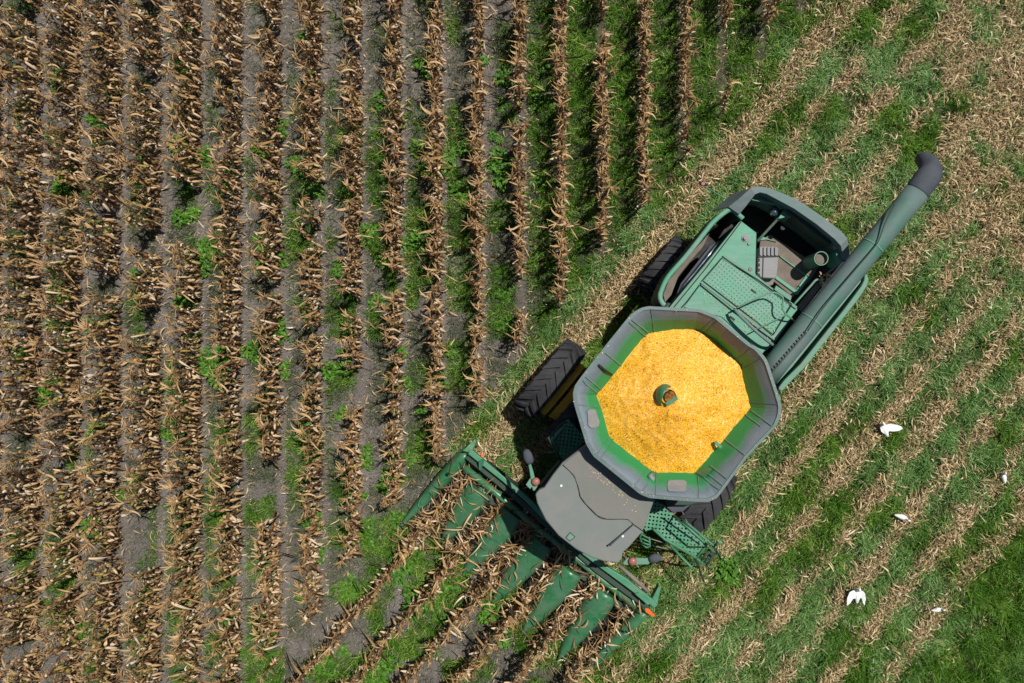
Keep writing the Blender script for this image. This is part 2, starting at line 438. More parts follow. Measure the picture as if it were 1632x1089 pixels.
# grain tank --------------------------------------------------------
rim_px = [(1033,488),(1040,488.5),(1115,492.5),(1141,503),(1154,514),(1195,548),(1207,555),(1220,570),(1224,577),(1243,636),(1246,648),(1244.5,663),(1237,680),(1191,729),(1153,781),(1143,794),(1129,800.5),(1108,800),(1057,796),(1035,794),(1020,788),(1009,779),(945,727),(934,708),(924,675),(914.5,643),(913,628),(916,615),(925,602),(968,547),(1002,505),(1009,498),(1021,491)]
grain_px = [(1033,532.5),(1042,530.6),(1071,525.6),(1093,524.7),(1109,526),(1116,528),(1142,546),(1172,574),(1180.6,583),(1185,608),(1191,632),(1194.6,649),(1188,660),(1167,683),(1155,699),(1138,717),(1120,739),(1107,753.5),(1046,752),(1033,746),(983,707),(971,695),(961,658),(950.6,630),(961,618.5),(992,580),(1024,539)]
TC = (1078.0, 640.0)
def polar(poly, n, c=TC):
    out = []
    for k in range(n):
        a = 2 * math.pi * k / n
        dx, dy = math.cos(a), math.sin(a)
        best = 0
        for i in range(len(poly)):
            x1, y1 = poly[i][0] - c[0], poly[i][1] - c[1]; x2, y2 = poly[(i + 1) % len(poly)][0] - c[0], poly[(i + 1) % len(poly)][1] - c[1]
            den = dx * (y2 - y1) - dy * (x2 - x1)
            if abs(den) < 1e-9: continue
            t = (x1 * (y2 - y1) - y1 * (x2 - x1)) / den
            s = (x1 * dy - y1 * dx) / den
            if t > 0 and -1e-6 <= s <= 1 + 1e-6: best = max(best, t)
        out.append((c[0] + dx * best, c[1] + dy * best))
    return out
NT = 160
ZR, ZG = 4.05, 3.42
rim = polar(rim_px, NT); grn = polar(grain_px, NT)
cR = P(*TC, ZR)
def ring_mesh(name, rings, mat, parent, close=False):
    n = len(rings[0]); V = [tuple(p) for r in rings for p in r]; F = []
    m = len(rings)
    for i in range(m if close else m - 1):
        j = (i + 1) % m
        for k in range(n):
            F.append((i * n + k, i * n + (k + 1) % n, j * n + (k + 1) % n, j * n + k))
    me = bpy.data.meshes.new(name); me.from_pydata(V, [], F)
    bm = bmesh.new(); bm.from_mesh(me); bmesh.ops.recalc_face_normals(bm, faces=bm.faces[:]); bm.to_mesh(me); bm.free()
    return link(name, me, mat, parent)
R0 = [P(x, y, ZR) for x, y in rim]
def scaled(r, c, s, z): return [Vector((c.x + (p.x - c.x) * s, c.y + (p.y - c.y) * s, z)) for p in r]
G0 = [P(x, y, ZG) for x, y in grn]
lowr = [Vector((g.x + (g.x - r.x) * 0.5, g.y + (g.y - r.y) * 0.5, ZG - 0.35)) for g, r in zip(G0, R0)]
Rin = scaled(R0, cR, 0.962, ZR - 0.02)
mids = [a.lerp(b, 0.45) + Vector((0, 0, 0.05)) for a, b in zip(Rin, G0)]
Rout = scaled(R0, cR, 0.985, ZR - 0.03)
Gout = [g + (r - g) * 0.12 + Vector((0, 0, -0.06)) for g, r in zip(G0, R0)]
tank = ring_mesh("grain_tank", [Rout, Rin, mids, G0, lowr, [p + Vector((0, 0, -0.03)) for p in scaled(lowr, cR, 1.03, ZG - 0.38)], Gout], M['tank'], K, close=True)
# flange that caps the rim
ring_mesh("tank_rim", [scaled(R0, cR, 1.0, ZR), scaled(R0, cR, 0.966, ZR + 0.012), scaled(R0, cR, 0.964, ZR - 0.03), scaled(R0, cR, 0.998, ZR - 0.06)], M['dusty'], K, close=True)
# box of the tank below the extensions
tb = [UV(u, v) for u, v in ((-2.0, 0.95), (0.75, 0.95), (0.75, 3.55), (-2.0, 3.55))]
bm = bmesh.new(); prism_bm(bm, [p + Vector((0, 0, 3.0)) for p in tb], [p + Vector((0, 0, 1.35)) for p in tb])
bevel(link("tank_body", bm_mesh("tank_body", bm), M['dark'], K), 0.04)
def wall_at(px, py, f):                       # point on the sloping wall on the ray of (px,py); f 0 at the rim, 1 at the grain
    a = math.atan2(py - TC[1], px - TC[0]) % (2 * math.pi)
    k = a / (2 * math.pi) * NT; i = int(k) % NT; t = k - int(k); j = (i + 1) % NT
    pt = lambda R: R[i].lerp(R[j], t)
    return pt(Rin).lerp(pt(mids), f / 0.45) if f < 0.45 else pt(mids).lerp(pt(G0), (f - 0.45) / 0.55)
ribs = [((1006.5,509),(1033,530)),((1002,513),(1028,536)),((964,562),(990,583)),((931.5,600),(959,621.5)),((924,605),(952,627)),((1198,655),(1231,679)),((1188,661),(1213,680)),((1155,700.6),(1190.6,728)),((1132,742.5),(1159,764)),((1118.5,747.6),(1151.6,774)),((1115.6,757),(1148,783.7)),((977,704),(958,729)),((970,699),(951,724)),((1033,746),(1010,776)),((1045,752),(1024,783)),((1116,527),(1139,505)),((1122,532),(1145,508)),((1172,574),(1200,552)),((1182,588),(1215,570)),((1191,640),(1240,645)),((961,650),(917,645)),((1046,752),(1044,792)),((1042,530),(1037,492)),((1112,757),(1114,797))]
def polar_f(p):
    a = math.atan2(p[1] - TC[1], p[0] - TC[0]) % (2 * math.pi); k = a / (2 * math.pi) * NT
    i = int(k) % NT; j = (i + 1) % NT; t = k - int(k)
    rr = math.hypot(rim[i][0] + (rim[j][0] - rim[i][0]) * t - TC[0], rim[i][1] + (rim[j][1] - rim[i][1]) * t - TC[1]) * 0.965
    gg = math.hypot(grn[i][0] + (grn[j][0] - grn[i][0]) * t - TC[0], grn[i][1] + (grn[j][1] - grn[i][1]) * t - TC[1])
    return min(1, max(0, (rr - math.hypot(p[0] - TC[0], p[1] - TC[1])) / max(1, rr - gg)))
for idx, (a, b) in enumerate(ribs):
    thin = idx >= 11
    pts = []
    for t in (0, 0.33, 0.66, 1):
        q = (a[0] + (b[0] - a[0]) * t, a[1] + (b[1] - a[1]) * t)
        pts.append(wall_at(*q, polar_f(q)) + Vector((0, 0, 0.012)))
    tube("tank_rib", pts, 0.008 if thin else 0.015, M['trim'] if not thin else M['dusty'], K, 6, smooth=False)
def wall_panel(poly):
    pts = [wall_at(*q, polar_f(q)) + Vector((0, 0, 0.02)) for q in poly]
    return slab("tank_panel", [p + Vector((0, 0, 0.025)) for p in pts], 0.05, M['greybox'], K, 0.006)
wall_panel([(935,655),(939,652),(946,652),(949,654),(955,673),(953.5,679),(947,682),(941,682),(937,678)])
wall_panel([(1063,768),(1066,765),(1090,765),(1093.5,768),(1093,781),(1090,784),(1066,783),(1063,780)])
wall_panel([(1148,537),(1159,525),(1191,549),(1178,561)])
# swinging latch and rope on the wall
tube("tank_latch", [wall_at(950,580,0.15) + Vector((0, 0, .04)), wall_at(962,590,0.5) + Vector((0, 0, .05)), wall_at(974,597,0.95) + Vector((0, 0, .05))], [0.02, 0.03, 0.015], M['black'], K, 8)
tube("tank_latch", [wall_at(1040,752,0.9) + Vector((0, 0, .05)), wall_at(1036,758,0.7) + Vector((0, 0, .07)), wall_at(1043,760,0.65) + Vector((0, 0, .05))], [0.03, 0.05, 0.035], M['greybox'], K, 8)
slab("tank_bracket", [wall_at(1120,740,0.9) + Vector((0, 0, .06)), wall_at(1130,738,0.65) + Vector((0, 0, .06)), wall_at(1118,752,0.65) + Vector((0, 0, .06)), wall_at(1108,752,0.95) + Vector((0, 0, .06))], 0.05, M['hood'], K)
slab("tank_bracket", [P(1138,706,3.62), P(1142,703,3.62), P(1152,712,3.66), P(1148,716,3.66)], 0.06, M['beam'], K)

# shelled corn ------------------------------------------------------
NR = 60
pk = P(1074, 640, 3.9)
GB = np.array([[p.x + (p.x - pk.x) * 0.02, p.y + (p.y - pk.y) * 0.02] for p in G0])
V = []
for i in range(NR + 1):
    t = i / NR
    for k in range(NT):
        x = pk.x + (GB[k, 0] - pk.x) * t; y = pk.y + (GB[k, 1] - pk.y) * t
        V.append((x, y, 3.98 - (3.98 - ZG) * t ** 1.15))
V = np.array(V)
V[:, 2] += 0.04 * (vnoise(V[:, 0], V[:, 1], 0.28, 5) - 0.5) + 0.025 * (vnoise(V[:, 0], V[:, 1], 0.07, 6) - 0.5)
F = [(i * NT + k, i * NT + (k + 1) % NT, (i + 1) * NT + (k + 1) % NT, (i + 1) * NT + k) for i in range(NR) for k in range(NT)]
co = link("corn_grain", mesh_np("corn_grain", V, F, smooth=True), M['corn'])
tag(co, "golden yellow shelled corn heaped in the grain tank of the combine", "corn grain", kind="stuff")

# loading auger spout poking through the heap
tube("filler_spout", [P(1066, 633, 3.6), P(1066, 633, 3.98)], 0.135, M['hood'], K, 24, cap=False)
tube("filler_auger", [P(1068, 633, 3.9), P(1069, 634, 3.985)], [0.12, 0.105], M['rust'], K, 18)
bm = bmesh.new(); bmesh.ops.create_uvsphere(bm, u_segments=28, v_segments=18, radius=1.0)
bmesh.ops.scale(bm, vec=(0.17, 0.20, 0.24), verts=bm.verts[:])
cut = Vector((0.75, -0.38, 0.35)).normalized()
bmesh.ops.bisect_plane(bm, geom=bm.verts[:] + bm.edges[:] + bm.faces[:], plane_co=cut * 0.03, plane_no=cut, clear_outer=True)
bmesh.ops.translate(bm, vec=P(1060, 630, 3.9), verts=bm.verts[:])
for f_ in bm.faces: f_.smooth = True
me = bpy.data.meshes.new("spout_dome"); bm.to_mesh(me); bm.free()
o = link("spout_dome", me, M['hood'], K); o.modifiers.new("thick", 'SOLIDIFY').thickness = 0.015
slab("spout_lip", [P(1060, 643, 4.02), P(1063, 648, 4.0), P(1081, 637, 4.0), P(1079, 631, 4.02)], 0.05, M['beam'], K)

# body and engine deck ------------------------------------------------
prism("body_deck", [(1181,352),(1206,371),(1204,437),(1272,493),(1233,549),(1213,566),(1100,530),(1066,492)], 3.15, 1.4, M['deck'], K, 0.02)
def on_deck(name, px, z, th, mat): return slab(name, [P(x, y, z) for x, y in px], th, mat, K, 0.006)
on_deck("deck_panel", [(1151,412),(1206,448),(1258,484),(1232,535),(1228,534),(1120,450)], 3.17, 0.03, M['tread'])
on_deck("deck_panel", [(1116,454),(1121,452),(1172,491),(1231,541),(1226,546),(1213,562),(1150,505),(1090,490)], 3.175, 0.035, M['deck'])
on_deck("deck_strip", [(1151,408),(1156,407),(1207,441),(1271,489),(1269,493),(1205,447)], 3.19, 0.05, M['trim'])
on_deck("deck_strip", [(1116,451),(1120,447),(1175,488),(1236,541),(1233,545),(1171,493)], 3.19, 0.05, M['trim'])
on_deck("deck_edge", [(1178,354),(1182,352),(1126,428),(1072,492),(1067,490),(1122,424)], 3.19, 0.05, M['trim'])
on_deck("deck_step", [(1237,455),(1262,472),(1260,480),(1234,462)], 3.24, 0.1, M['trim'])
on_deck("deck_slot", [(1198,460),(1206,466),(1204,469),(1196,463)], 3.176, 0.01, M['black'])
on_deck("deck_slot", [(1164,503),(1172,509),(1170,512),(1162,506)], 3.181, 0.01, M['black'])
def disc(name, px, py, z, r, h, mat, seg=20, parent=None):
    p = P(px, py, z)
    return tube(name, [p - Vector((0, 0, h)), p - Vector((0, 0, 0.006)), p], [r, r, r * 0.85], mat, parent or K, seg)
disc("filler_ring", 1188, 379.5, 3.165, 0.075, 0.03, M['greybox'])
disc("filler_cap", 1188, 379.5, 3.21, 0.035, 0.05, M['greybox'])
disc("bolt_head", 1194, 388.5, 3.18, 0.028, 0.03, M['greybox'])
disc("rust_patch_plug", 1196, 429, 3.165, 0.04, 0.02, M['iron'])
for q in ([(1151,411),(1120,447)], [(1151,410),(1208,446),(1262,485)], [(1121,448),(1172,487),(1233,534)], [(1115,453),(1170,497),(1236,545)], [(1115,455),(1097,479),(1087,490)], [(1262,486),(1233,533)], [(1181,354),(1125,428),(1074,490)]):
    tube("deck_edge_shade", [P(x, y, 3.205) for x, y in q], 0.009, M['black'], K, 6, smooth=False)  # black lines laid along panel edges, painting in their shade
# hand rails on the deck
def rail(name, pts, r, mat, n=4): return tube(name, smooth_path([P(*p) for p in pts], n), r, mat, K, 8)
rail("hand_rail", [(1171,494,3.2),(1176,490,3.45),(1227,467,3.5),(1245,472,3.5),(1248,477,3.5),(1247,491,3.48),(1253,501,3.45),(1268,513,3.2)], 0.016, M['trim'])
rail("hand_rail", [(1171,493,3.45),(1180,504,3.5),(1206,529,3.5),(1228,547,3.45),(1234,551,3.2)], 0.03, M['dusty'])
rail("hand_rail", [(1204,526,3.45),(1253,501.5,3.46)], 0.012, M['trim'])

# engine bay floor, walls and what stands in it
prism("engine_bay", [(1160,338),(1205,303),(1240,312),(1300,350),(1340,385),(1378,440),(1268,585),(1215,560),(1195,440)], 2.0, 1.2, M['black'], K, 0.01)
on_deck("bay_floor", [(1212,383),(1228,374),(1305,424),(1292,446),(1264,474),(1235,450),(1206,436)], 2.25, 0.08, M['brown'])
for a in ([(1241,406),(1244,410),(1291,445),(1289,440)], [(1234,437),(1234,443),(1268,468),(1270,463)], [(1286,437),(1292,440),(1271,470),(1265,468)], [(1206,384),(1213,376),(1238,386),(1222,382)]):
    on_deck("floor_rib", a, 2.29, 0.06, M['deck'])
on_deck("bay_shelf", [(1270,490),(1304,450),(1309,455),(1278,497)], 2.85, 0.05, M['brown'])
rail("bay_rail", [(1264,487,2.95),(1290,458,2.98),(1300,447,2.98),(1306,447,2.95),(1311,452,2.9)], 0.022, M['trim'])
rail("bay_rail", [(1317,437,2.9),(1333,424,3.0)], 0.018, M['trim'])
# rear hood: an arched frame
ho = [(1162,331),(1178,318),(1197,301),(1209,298.5),(1223,301),(1243,308),(1271,320),(1309,346),(1340,370),(1349,381),(1351.5,395),(1353,414)]
hi = [(1177,341),(1188,328),(1203,309),(1211,306),(1222,308.5),(1240,318),(1266,332),(1302,357),(1331,381),(1340,391),(1342,399),(1342,414)]
hz = [3.0, 3.1] + [3.2] * 8 + [3.1, 3.0]
top_o = [P(x, y, z) for (x, y), z in zip(ho, hz)]; top_i = [P(x, y, z) for (x, y), z in zip(hi, hz)]
flare = [(-.16,.06), (-.15,.08), (-.10,.10), (-.04,.1), (0,.12), (.02,.06), (.03,.03), (.03,.03), (.03,.02), (.04,0), (.03,0), (0,0)]
bot_o = [Vector((p.x + f[0], p.y + f[1], 2.2)) for p, f in zip(top_o, flare)]
bot_i = [Vector((p.x, p.y, 2.0)) for p in top_i]
n = len(top_o); V = [tuple(p) for r in (bot_o, top_o, top_i, bot_i) for p in r]
F = [(r * n + k, r * n + k + 1, (r + 1) * n + k + 1, (r + 1) * n + k) for r in range(3) for k in range(n - 1)]
me = bpy.data.meshes.new("rear_hood"); me.from_pydata(V, [], F)
o = link("rear_hood", me, M['dusty'], K)
s = o.modifiers.new("thick", 'SOLIDIFY'); s.thickness = 0.02; bevel(o, 0.015)
on_deck("hood_beam", [(1252,336),(1257,333),(1326,384),(1322,391)], 3.0, 0.5, M['dark'])
on_deck("hood_plate", [(1211,309),(1226,313),(1222,320),(1209,317)], 2.9, 0.03, M['trim'])
on_deck("hood_bar", [(1199,316),(1238,324),(1247,332),(1245,334),(1237,327),(1198,319)], 2.95, 0.05, M['trim'])
on_deck("bay_divider", [(1240,349),(1251,331),(1264,347),(1255,345),(1246,348)], 2.9, 0.5, M['deck'])
on_deck("bay_divider", [(1240,346),(1243,349),(1209,386),(1206,383)], 2.85, 0.35, M['dark'])
on_deck("bay_corner", [(1333,401),(1344,398),(1351,404),(1336,424),(1332,420)], 2.98, 0.5, M['deck'])
# dark punched screen beside the exhaust, blacker for the hood's shade; exhaust dome
on_deck("radiator_screen", [(1178,342),(1216,320),(1246,336),(1209,374),(1196,360)], 2.15, 0.03, M['black'])
dm = [P(1234, 338, 2.2), P(1234, 338, 2.82), P(1234, 338, 2.89), P(1234, 338, 2.91)]
tube("exhaust_cap", dm, [0.1, 0.1, 0.07, 0.02], M['steel'], K, 20)
disc("drain_fitting", 1248, 363, 2.66, 0.05, 0.06, M['black'])
tube("bay_knob", [P(1332, 394, 2.9), P(1332, 394, 2.98), P(1333, 393, 3.03)], [0.05, 0.055, 0.02], M['greybox'], K, 12)
# air intake: open-topped cylinder
cyl = P(1309, 412, 2.98); seg = 28
V = []; F = []
prof = [(0.135, 2.2), (0.135, 2.98), (0.12, 2.98), (0.12, 2.86)]
for r, z in prof:
    for k in range(seg):
        a = 2 * math.pi * k / seg; V.append((cyl.x + r * math.cos(a), cyl.y + r * math.sin(a), z))
for i in range(3):
    for k in range(seg): F.append((i * seg + k, i * seg + (k + 1) % seg, (i + 1) * seg + (k + 1) % seg, (i + 1) * seg + k))
me = bpy.data.meshes.new("air_intake"); me.from_pydata(V, [], F); ai = link("air_intake", me, M['trim'], K)
disc("intake_screen", 1309, 412, 2.88, 0.118, 0.02, M['brown'], 24, ai)
# grey air filter box
fb = prism("filter_box", [(1209,396),(1213,393),(1238,393),(1241,396),(1240,425),(1238,442),(1234,444),(1213,443),(1207,437),(1208,415)], 3.0, 2.2, M['greybox'], K, 0.03, 3)
for k, x in enumerate((1211, 1217, 1223, 1229, 1235)):
    slab("box_fin", [P(x, 394, 3.04), P(x + 3, 394, 3.04), P(x + 3, 407, 3.04), P(x, 407, 3.04)], 0.05, M['greybox'], fb, 0.005)
slab("box_strap", [P(1208, 408.5, 3.02), P(1241, 407.5, 3.02), P(1241, 409.5, 3.02), P(1208, 410.5, 3.02)], 0.03, M['black'], fb, 0)
slab("box_strap", [P(1216, 409, 3.015), P(1217.2, 409, 3.015), P(1216.2, 443, 3.015), P(1215, 443, 3.015)], 0.02, M['black'], fb, 0)
for y in (412, 420, 428, 436):
    slab("box_clip", [P(1206.5, y, 3.01), P(1211, y, 3.01), P(1211, y + 5, 3.01), P(1206.5, y + 5, 3.01)], 0.06, M['black'], fb, 0.004)
prism("box_foot", [(1216,444),(1235,444),(1232,454),(1226,456),(1220,452)], 2.8, 2.2, M['iron'], K, 0.01)

# side shield of the combine's right side (upper left in view): open-topped shell with a thick edge
sl = [(1184,349),(1167,335),(1156,338),(1138,353),(1126,367),(1094,408),(1066,440),(1055,461),(1052,474),(1057,485),(1067,490)]
zs = 2.92
sp3 = smooth_path([P(x, y, zs) for x, y in sl], 4)
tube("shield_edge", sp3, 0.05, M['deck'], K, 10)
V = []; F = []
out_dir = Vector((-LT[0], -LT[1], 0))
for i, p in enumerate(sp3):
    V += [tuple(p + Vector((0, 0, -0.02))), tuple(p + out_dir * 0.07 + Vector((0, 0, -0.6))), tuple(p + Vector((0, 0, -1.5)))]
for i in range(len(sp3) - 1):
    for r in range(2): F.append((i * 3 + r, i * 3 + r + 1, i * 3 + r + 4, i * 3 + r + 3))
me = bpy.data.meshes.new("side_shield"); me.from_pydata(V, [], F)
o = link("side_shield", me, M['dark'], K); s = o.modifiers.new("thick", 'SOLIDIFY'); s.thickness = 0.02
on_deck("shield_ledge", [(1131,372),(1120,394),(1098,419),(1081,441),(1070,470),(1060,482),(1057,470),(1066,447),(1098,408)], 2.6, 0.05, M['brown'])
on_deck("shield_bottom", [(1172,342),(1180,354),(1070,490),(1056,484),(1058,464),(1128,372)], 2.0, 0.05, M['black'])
tube("belt_guard", [P(1146, 385, 2.8), P(1128, 410, 2.8), P(1105, 439, 2.8), P(1090, 456, 2.8), P(1080, 470, 2.75)], [0.03, 0.05, 0.05, 0.04, 0.02], M['steel'], K, 10)
on_deck("belt_cover", [(1141,386),(1131,393),(1085,452),(1077,473),(1088,462),(1140,396)], 2.77, 0.1, M['boot'])
# shield of the combine's left side (right in view)
ro = [(1382,436),(1385,446),(1382,456),(1369,476),(1288,580),(1246,624),(1241,621)]
ri = [(1378,439),(1377,447),(1373,456),(1347,491),(1276,580),(1250,606),(1241,618)]
prism("side_shield", ro + ri[::-1], 2.95, 1.5, M['trim'], K, 0.02)
prism("auger_saddle", [(1377,436),(1380,440),(1263,585),(1238,612),(1232,605),(1256,582)], 2.85, 2.3, M['trim'], K, 0.015)

on_deck("gap_shade_plate", [(1378,438),(1386,446),(1286,578),(1240,618),(1232,608)], 2.1, 0.1, M['black'])  # black sheet added under the gap, standing in for its shade
# unloading auger -----------------------------------------------------
a0 = P(1221, 600, 3.5); a1 = P(1463, 304, 3.72)
ax = [a0.lerp(a1, t) for t in np.linspace(0, 1, 12)]
ug = tube("unloading_auger", ax, [0.225] + [0.215] * 10 + [0.22], M['auger'], K, 32)
bt = smooth_path([a1 - (a1 - a0).normalized() * 0.03, P(1474, 289, 3.74), P(1482, 277, 3.70), P(1481, 264, 3.56), P(1474, 256, 3.36), P(1470, 254, 3.15)], 5)
bn = len(bt)
tube("spout_boot", bt, [0.222 + 0.0 * math.sin(math.pi * min(1, i / (bn * 0.7))) - 0.10 * max(0, (i / bn - 0.3) / 0.7) for i in range(bn)], M['boot'], ug, 28)
up = lambda px, py, dz=0: P(px, py, 3.89 + dz)
tube("auger_cable", smooth_path([P(1287, 528, 3.86), P(1312, 491, 3.88), P(1352, 443, 3.90), P(1392, 396, 3.92), P(1401, 382, 3.93), P(1411, 355, 3.935), P(1426, 326, 3.93)], 5), 0.011, M['dark'], ug, 6)
# hinge rack: a bar with lugs in one piece
bm = bmesh.new()
pa, pb = P(1231, 594, 3.76), P(1286, 530, 3.8)
d = (pb - pa).normalized(); nrm = Vector((-d.y, d.x, 0)).normalized()
prof = []
NB = 14
for k in range(NB):
    q0 = pa.lerp(pb, k / NB); q1 = pa.lerp(pb, (k + 0.55) / NB); q2 = pa.lerp(pb, (k + 0.6) / NB); q3 = pa.lerp(pb, (k + 0.95) / NB)
    prof += [q0 + nrm * 0.012, q1 + nrm * 0.012, q2 + nrm * 0.05, q3 + nrm * 0.05]
poly = prof + [pb - nrm * 0.012, pa - nrm * 0.012]
prism_bm(bm, poly, [p - Vector((0, 0, 0.05)) for p in poly])
link("hinge_rack", bm_mesh("hinge_rack", bm), M['dark'], ug)
tube("auger_band", [a0.lerp(a1, 0.70), a0.lerp(a1, 0.706)], 0.221, M['trim'], ug, 32)
tube("auger_band", [a0.lerp(a1, 0.30), a0.lerp(a1, 0.306)], 0.221, M['trim'], ug, 32)
# rear marker rod with reflector
tube("marker_rod", [P(1170, 325, 1.9), P(1146, 311, 1.85), P(1120, 296, 1.8)], 0.013, M['beam'], K, 6)
slab("marker_plate", [P(1112, 289, 1.82), P(1117, 289, 1.82), P(1130, 294, 1.8), P(1128, 297, 1.8), P(1116, 295, 1.8)], 0.03, M['black'], K)
disc("marker_reflector", 1120.5, 293, 1.86, 0.04, 0.04, M['darkred'])

# cab -------------------------------------------------------------------
roof_px = [(905,731),(896,738),(881,757),(867,777.6),(859,781),(853,788),(856,802.6),(869.4,829),(890,854),(918,876),(943,889),(962,895),(985.6,898),(991,892),(992,882),(1002,873),(1024,848),(1031,830.6),(1042,800),(1046,788),(1010,765),(960,725),(940,705),(930,712)]
roof = prism("cab_roof", roof_px, 3.6, 3.42, M['roof'], K, 0.03, 3)
rear_px = [(906,733),(897,741),(915,758.5),(922.6,780.6),(925,792),(934,804),(952,822),(966.5,827.6),(1000,828),(1010,836),(1024,846),(1030,829),(1041,799),(1044,788),(1010,766),(960,727),(941,708),(930,714)]
slab("roof_hatch", [P(x, y, 3.63) for x, y in rear_px], 0.05, M['roof2'], roof, 0.012)
seam = smooth_path([P(x, y, 3.622) for x, y in rear_px[1:11]], 4)
tube("roof_seam", seam, 0.007, M['black'], roof, 6)
tube("antenna", [P(1010, 836, 3.66), P(991, 853, 3.7), P(974, 868, 3.72), P(971.5, 870, 3.72)], [0.008, 0.009, 0.012, 0.022], M['boot'], roof, 8)
sq = [(902,857),(908.5,849),(916.5,856),(908,862.5)]
for i in range(4):
    tube("hatch_trim", [P(*sq[i], 3.607), P(*sq[(i + 1) % 4], 3.607)], 0.008, M['dark'], roof, 6)
slab("hatch_lid", [P(x, y, 3.61) for x, y in sq], 0.02, M['trim'], roof, 0.004)
disc("roof_bolt", 894.5, 774.5, 3.615, 0.022, 0.02, M['white'], 12, roof); disc("roof_bolt", 992.5, 855, 3.615, 0.022, 0.02, M['white'], 12, roof)
cc = (948, 800)
cab_px = [(cc[0] + (x - cc[0]) * 0.84, cc[1] + (y - cc[1]) * 0.84) for x, y in roof_px]
prism("cab_window", cab_px, 3.42, 1.9, M['glass'], K, 0.03)
prism("cab_floor", [(cc[0] + (x - cc[0]) * 0.86, cc[1] + (y - cc[1]) * 0.86) for x, y in roof_px], 1.9, 1.5, M['dark'], K, 0.03)
# mirrors
def mirror(arm, plate, lamp, head):
    m = slab("mirror_arm", [P(x, y, 2.95) for x, y in arm], 0.05, M['trim'], K, 0.012)
    slab("arm_bracket", [P(x, y, 2.97) for x, y in plate], 0.04, M['trim'], m, 0.008)
    p = P(*lamp, 2.97)
    tube("turn_lamp", [p, p + Vector((0, 0, 0.05)), p + Vector((0, 0, 0.075)), p + Vector((0, 0, 0.085))], [0.08, 0.078, 0.055, 0.02], M['red'], m, 16)
    hp = smooth_path([P(x, y, z) for x, y, z in head], 3)
    k = len(hp)
    tube("mirror_head", hp, [0.03 + 0.06 * math.sin(math.pi * (0.15 + 0.8 * i / (k - 1))) for i in range(k)], M['boot'], m, 14, 0.7)
mirror([(842,741),(846,739),(850,752),(854,769),(857,776),(854,783),(849,782),(845,758)], [(838,773),(845,762),(849,775),(845,780)], (854,767.5), [(846,738,2.95),(843,732,2.98),(840,723,2.98),(838,717,2.95)])
mirror([(1001,889),(1034,890),(1037,895),(1034,900),(1004,901),(998,896)], [(993,897),(1000,889),(1005,893),(1001,901),(994,900)], (1008,894), [(1036,893,2.95),(1041,891,2.98),(1048,889,2.98),(1053,888,2.95)])

# service platforms -----------------------------------------------------
ZP = 2.0
pf = slab("service_platform", [P(x, y, ZP) for x, y in [(1030,792),(1043,797),(1069,811),(1076,824),(1127,869),(1110,889),(1060,860),(1041,843),(1029,847),(1020,830)]], 0.02, M['punched'], K, 0)
def prail(name, pts, r=0.02, mat='beam', par=None): return tube(name, [P(*p) for p in pts], r, M[mat], par or pf, 8)
prail("platform_edge", [(1076,823,2.02),(1127,868,2.02),(1110,889,2.02)], 0.03)
prail("platform_edge", [(1041,843,2.02),(1060,860,2.02),(1110,889,2.02)], 0.03)
prail("guard_rail", [(1077,822,2.1),(1098,836,2.95),(1136,868,2.95),(1138,872,2.1)], 0.02)
prail("guard_rail", [(1074,822,2.5),(1136,866,2.5)], 0.018, 'dark')
prail("guard_rail", [(1065,866,2.1),(1070,871,2.7),(1102,904,2.7),(1108,893,2.1)], 0.022)
prail("guard_rail", [(1062,864,2.4),(1097,899,2.45)], 0.02, 'dark')
prail("grab_handle", [(1136,871,2.2),(1148,864,2.6)], 0.028)
prail("grab_handle", [(1138,873,2.0),(1143,880,1.7),(1149,891,1.4)], 0.022, 'dark')
prail("grab_handle", [(1109,890,2.0),(1113,900,1.7),(1117,915,1.5),(1122,927,1.35)], 0.02, 'dark')
ld = prail("ladder", [(1110,890,1.9),(1122,899,1.2),(1127,903,0.5)], 0.022)
prail("ladder_stile", [(1126,870,1.9),(1137,879,1.2),(1142,883,0.5)], 0.022, 'beam', ld)
for (a, b, z) in (((1117,894),(1132,875),1.6), ((1121,899),(1136,879),1.2), ((1125,902),(1140,882),0.8)):
    prail("ladder_rung", [(*a, z), (*b, z)], 0.025, 'dark', ld)
st = prail("cab_step", [(1024,849,2.2),(1020,856,2.0),(1023,867,1.8),(1030,873,1.75),(1036,871,1.75),(1035,857,1.95)], 0.018)
for a, b in (((1022,852),(1034,858)), ((1022,858),(1035,864)), ((1024,865),(1036,869))):
    prail("step_rung", [(*a, 1.95), (*b, 1.95)], 0.016, 'beam', st)
prail("step_link", [(1037,859,1.9),(1060,866,1.8)], 0.012, 'iron'); prail("step_link", [(1036,869,1.7),(1066,876,1.6)], 0.012, 'iron')
pl = slab("service_platform", [P(x, y, ZP) for x, y in [(874,699),(905,668),(935,700),(935,715),(897,733)]], 0.02, M['punched'], K, 0)
prail("platform_edge", [(897,683,2.05),(880,702,2.05),(889,719,2.05)], 0.03, 'beam', pl)
prail("guard_rail", [(900,672,2.4),(874,698,2.4),(894,734,2.4)], 0.025, 'dark', pl)
prail("guard_rail", [(905,734,2.2),(932,706,2.2)], 0.03, 'dark', pl)
slab("cab_side_plate", [P(x, y, 2.3) for x, y in [(860,775),(893,735),(900,735),(866,782)]], 0.5, M['dark'], K)
rail("hose", [(1072,822,2.0),(1084,812,1.9),(1092,826,1.7),(1097,836,1.7)], 0.01, M['iron'])
prism("tool_box", [(1062,809),(1085,800),(1100,806),(1088,816),(1072,817)], 2.1, 1.5, M['boot'], K, 0.02)
prism("fender", [(1062,806),(1100,806),(1120,800),(1100,790),(1060,794)], 2.4, 2.2, M['dark'], K, 0.02)

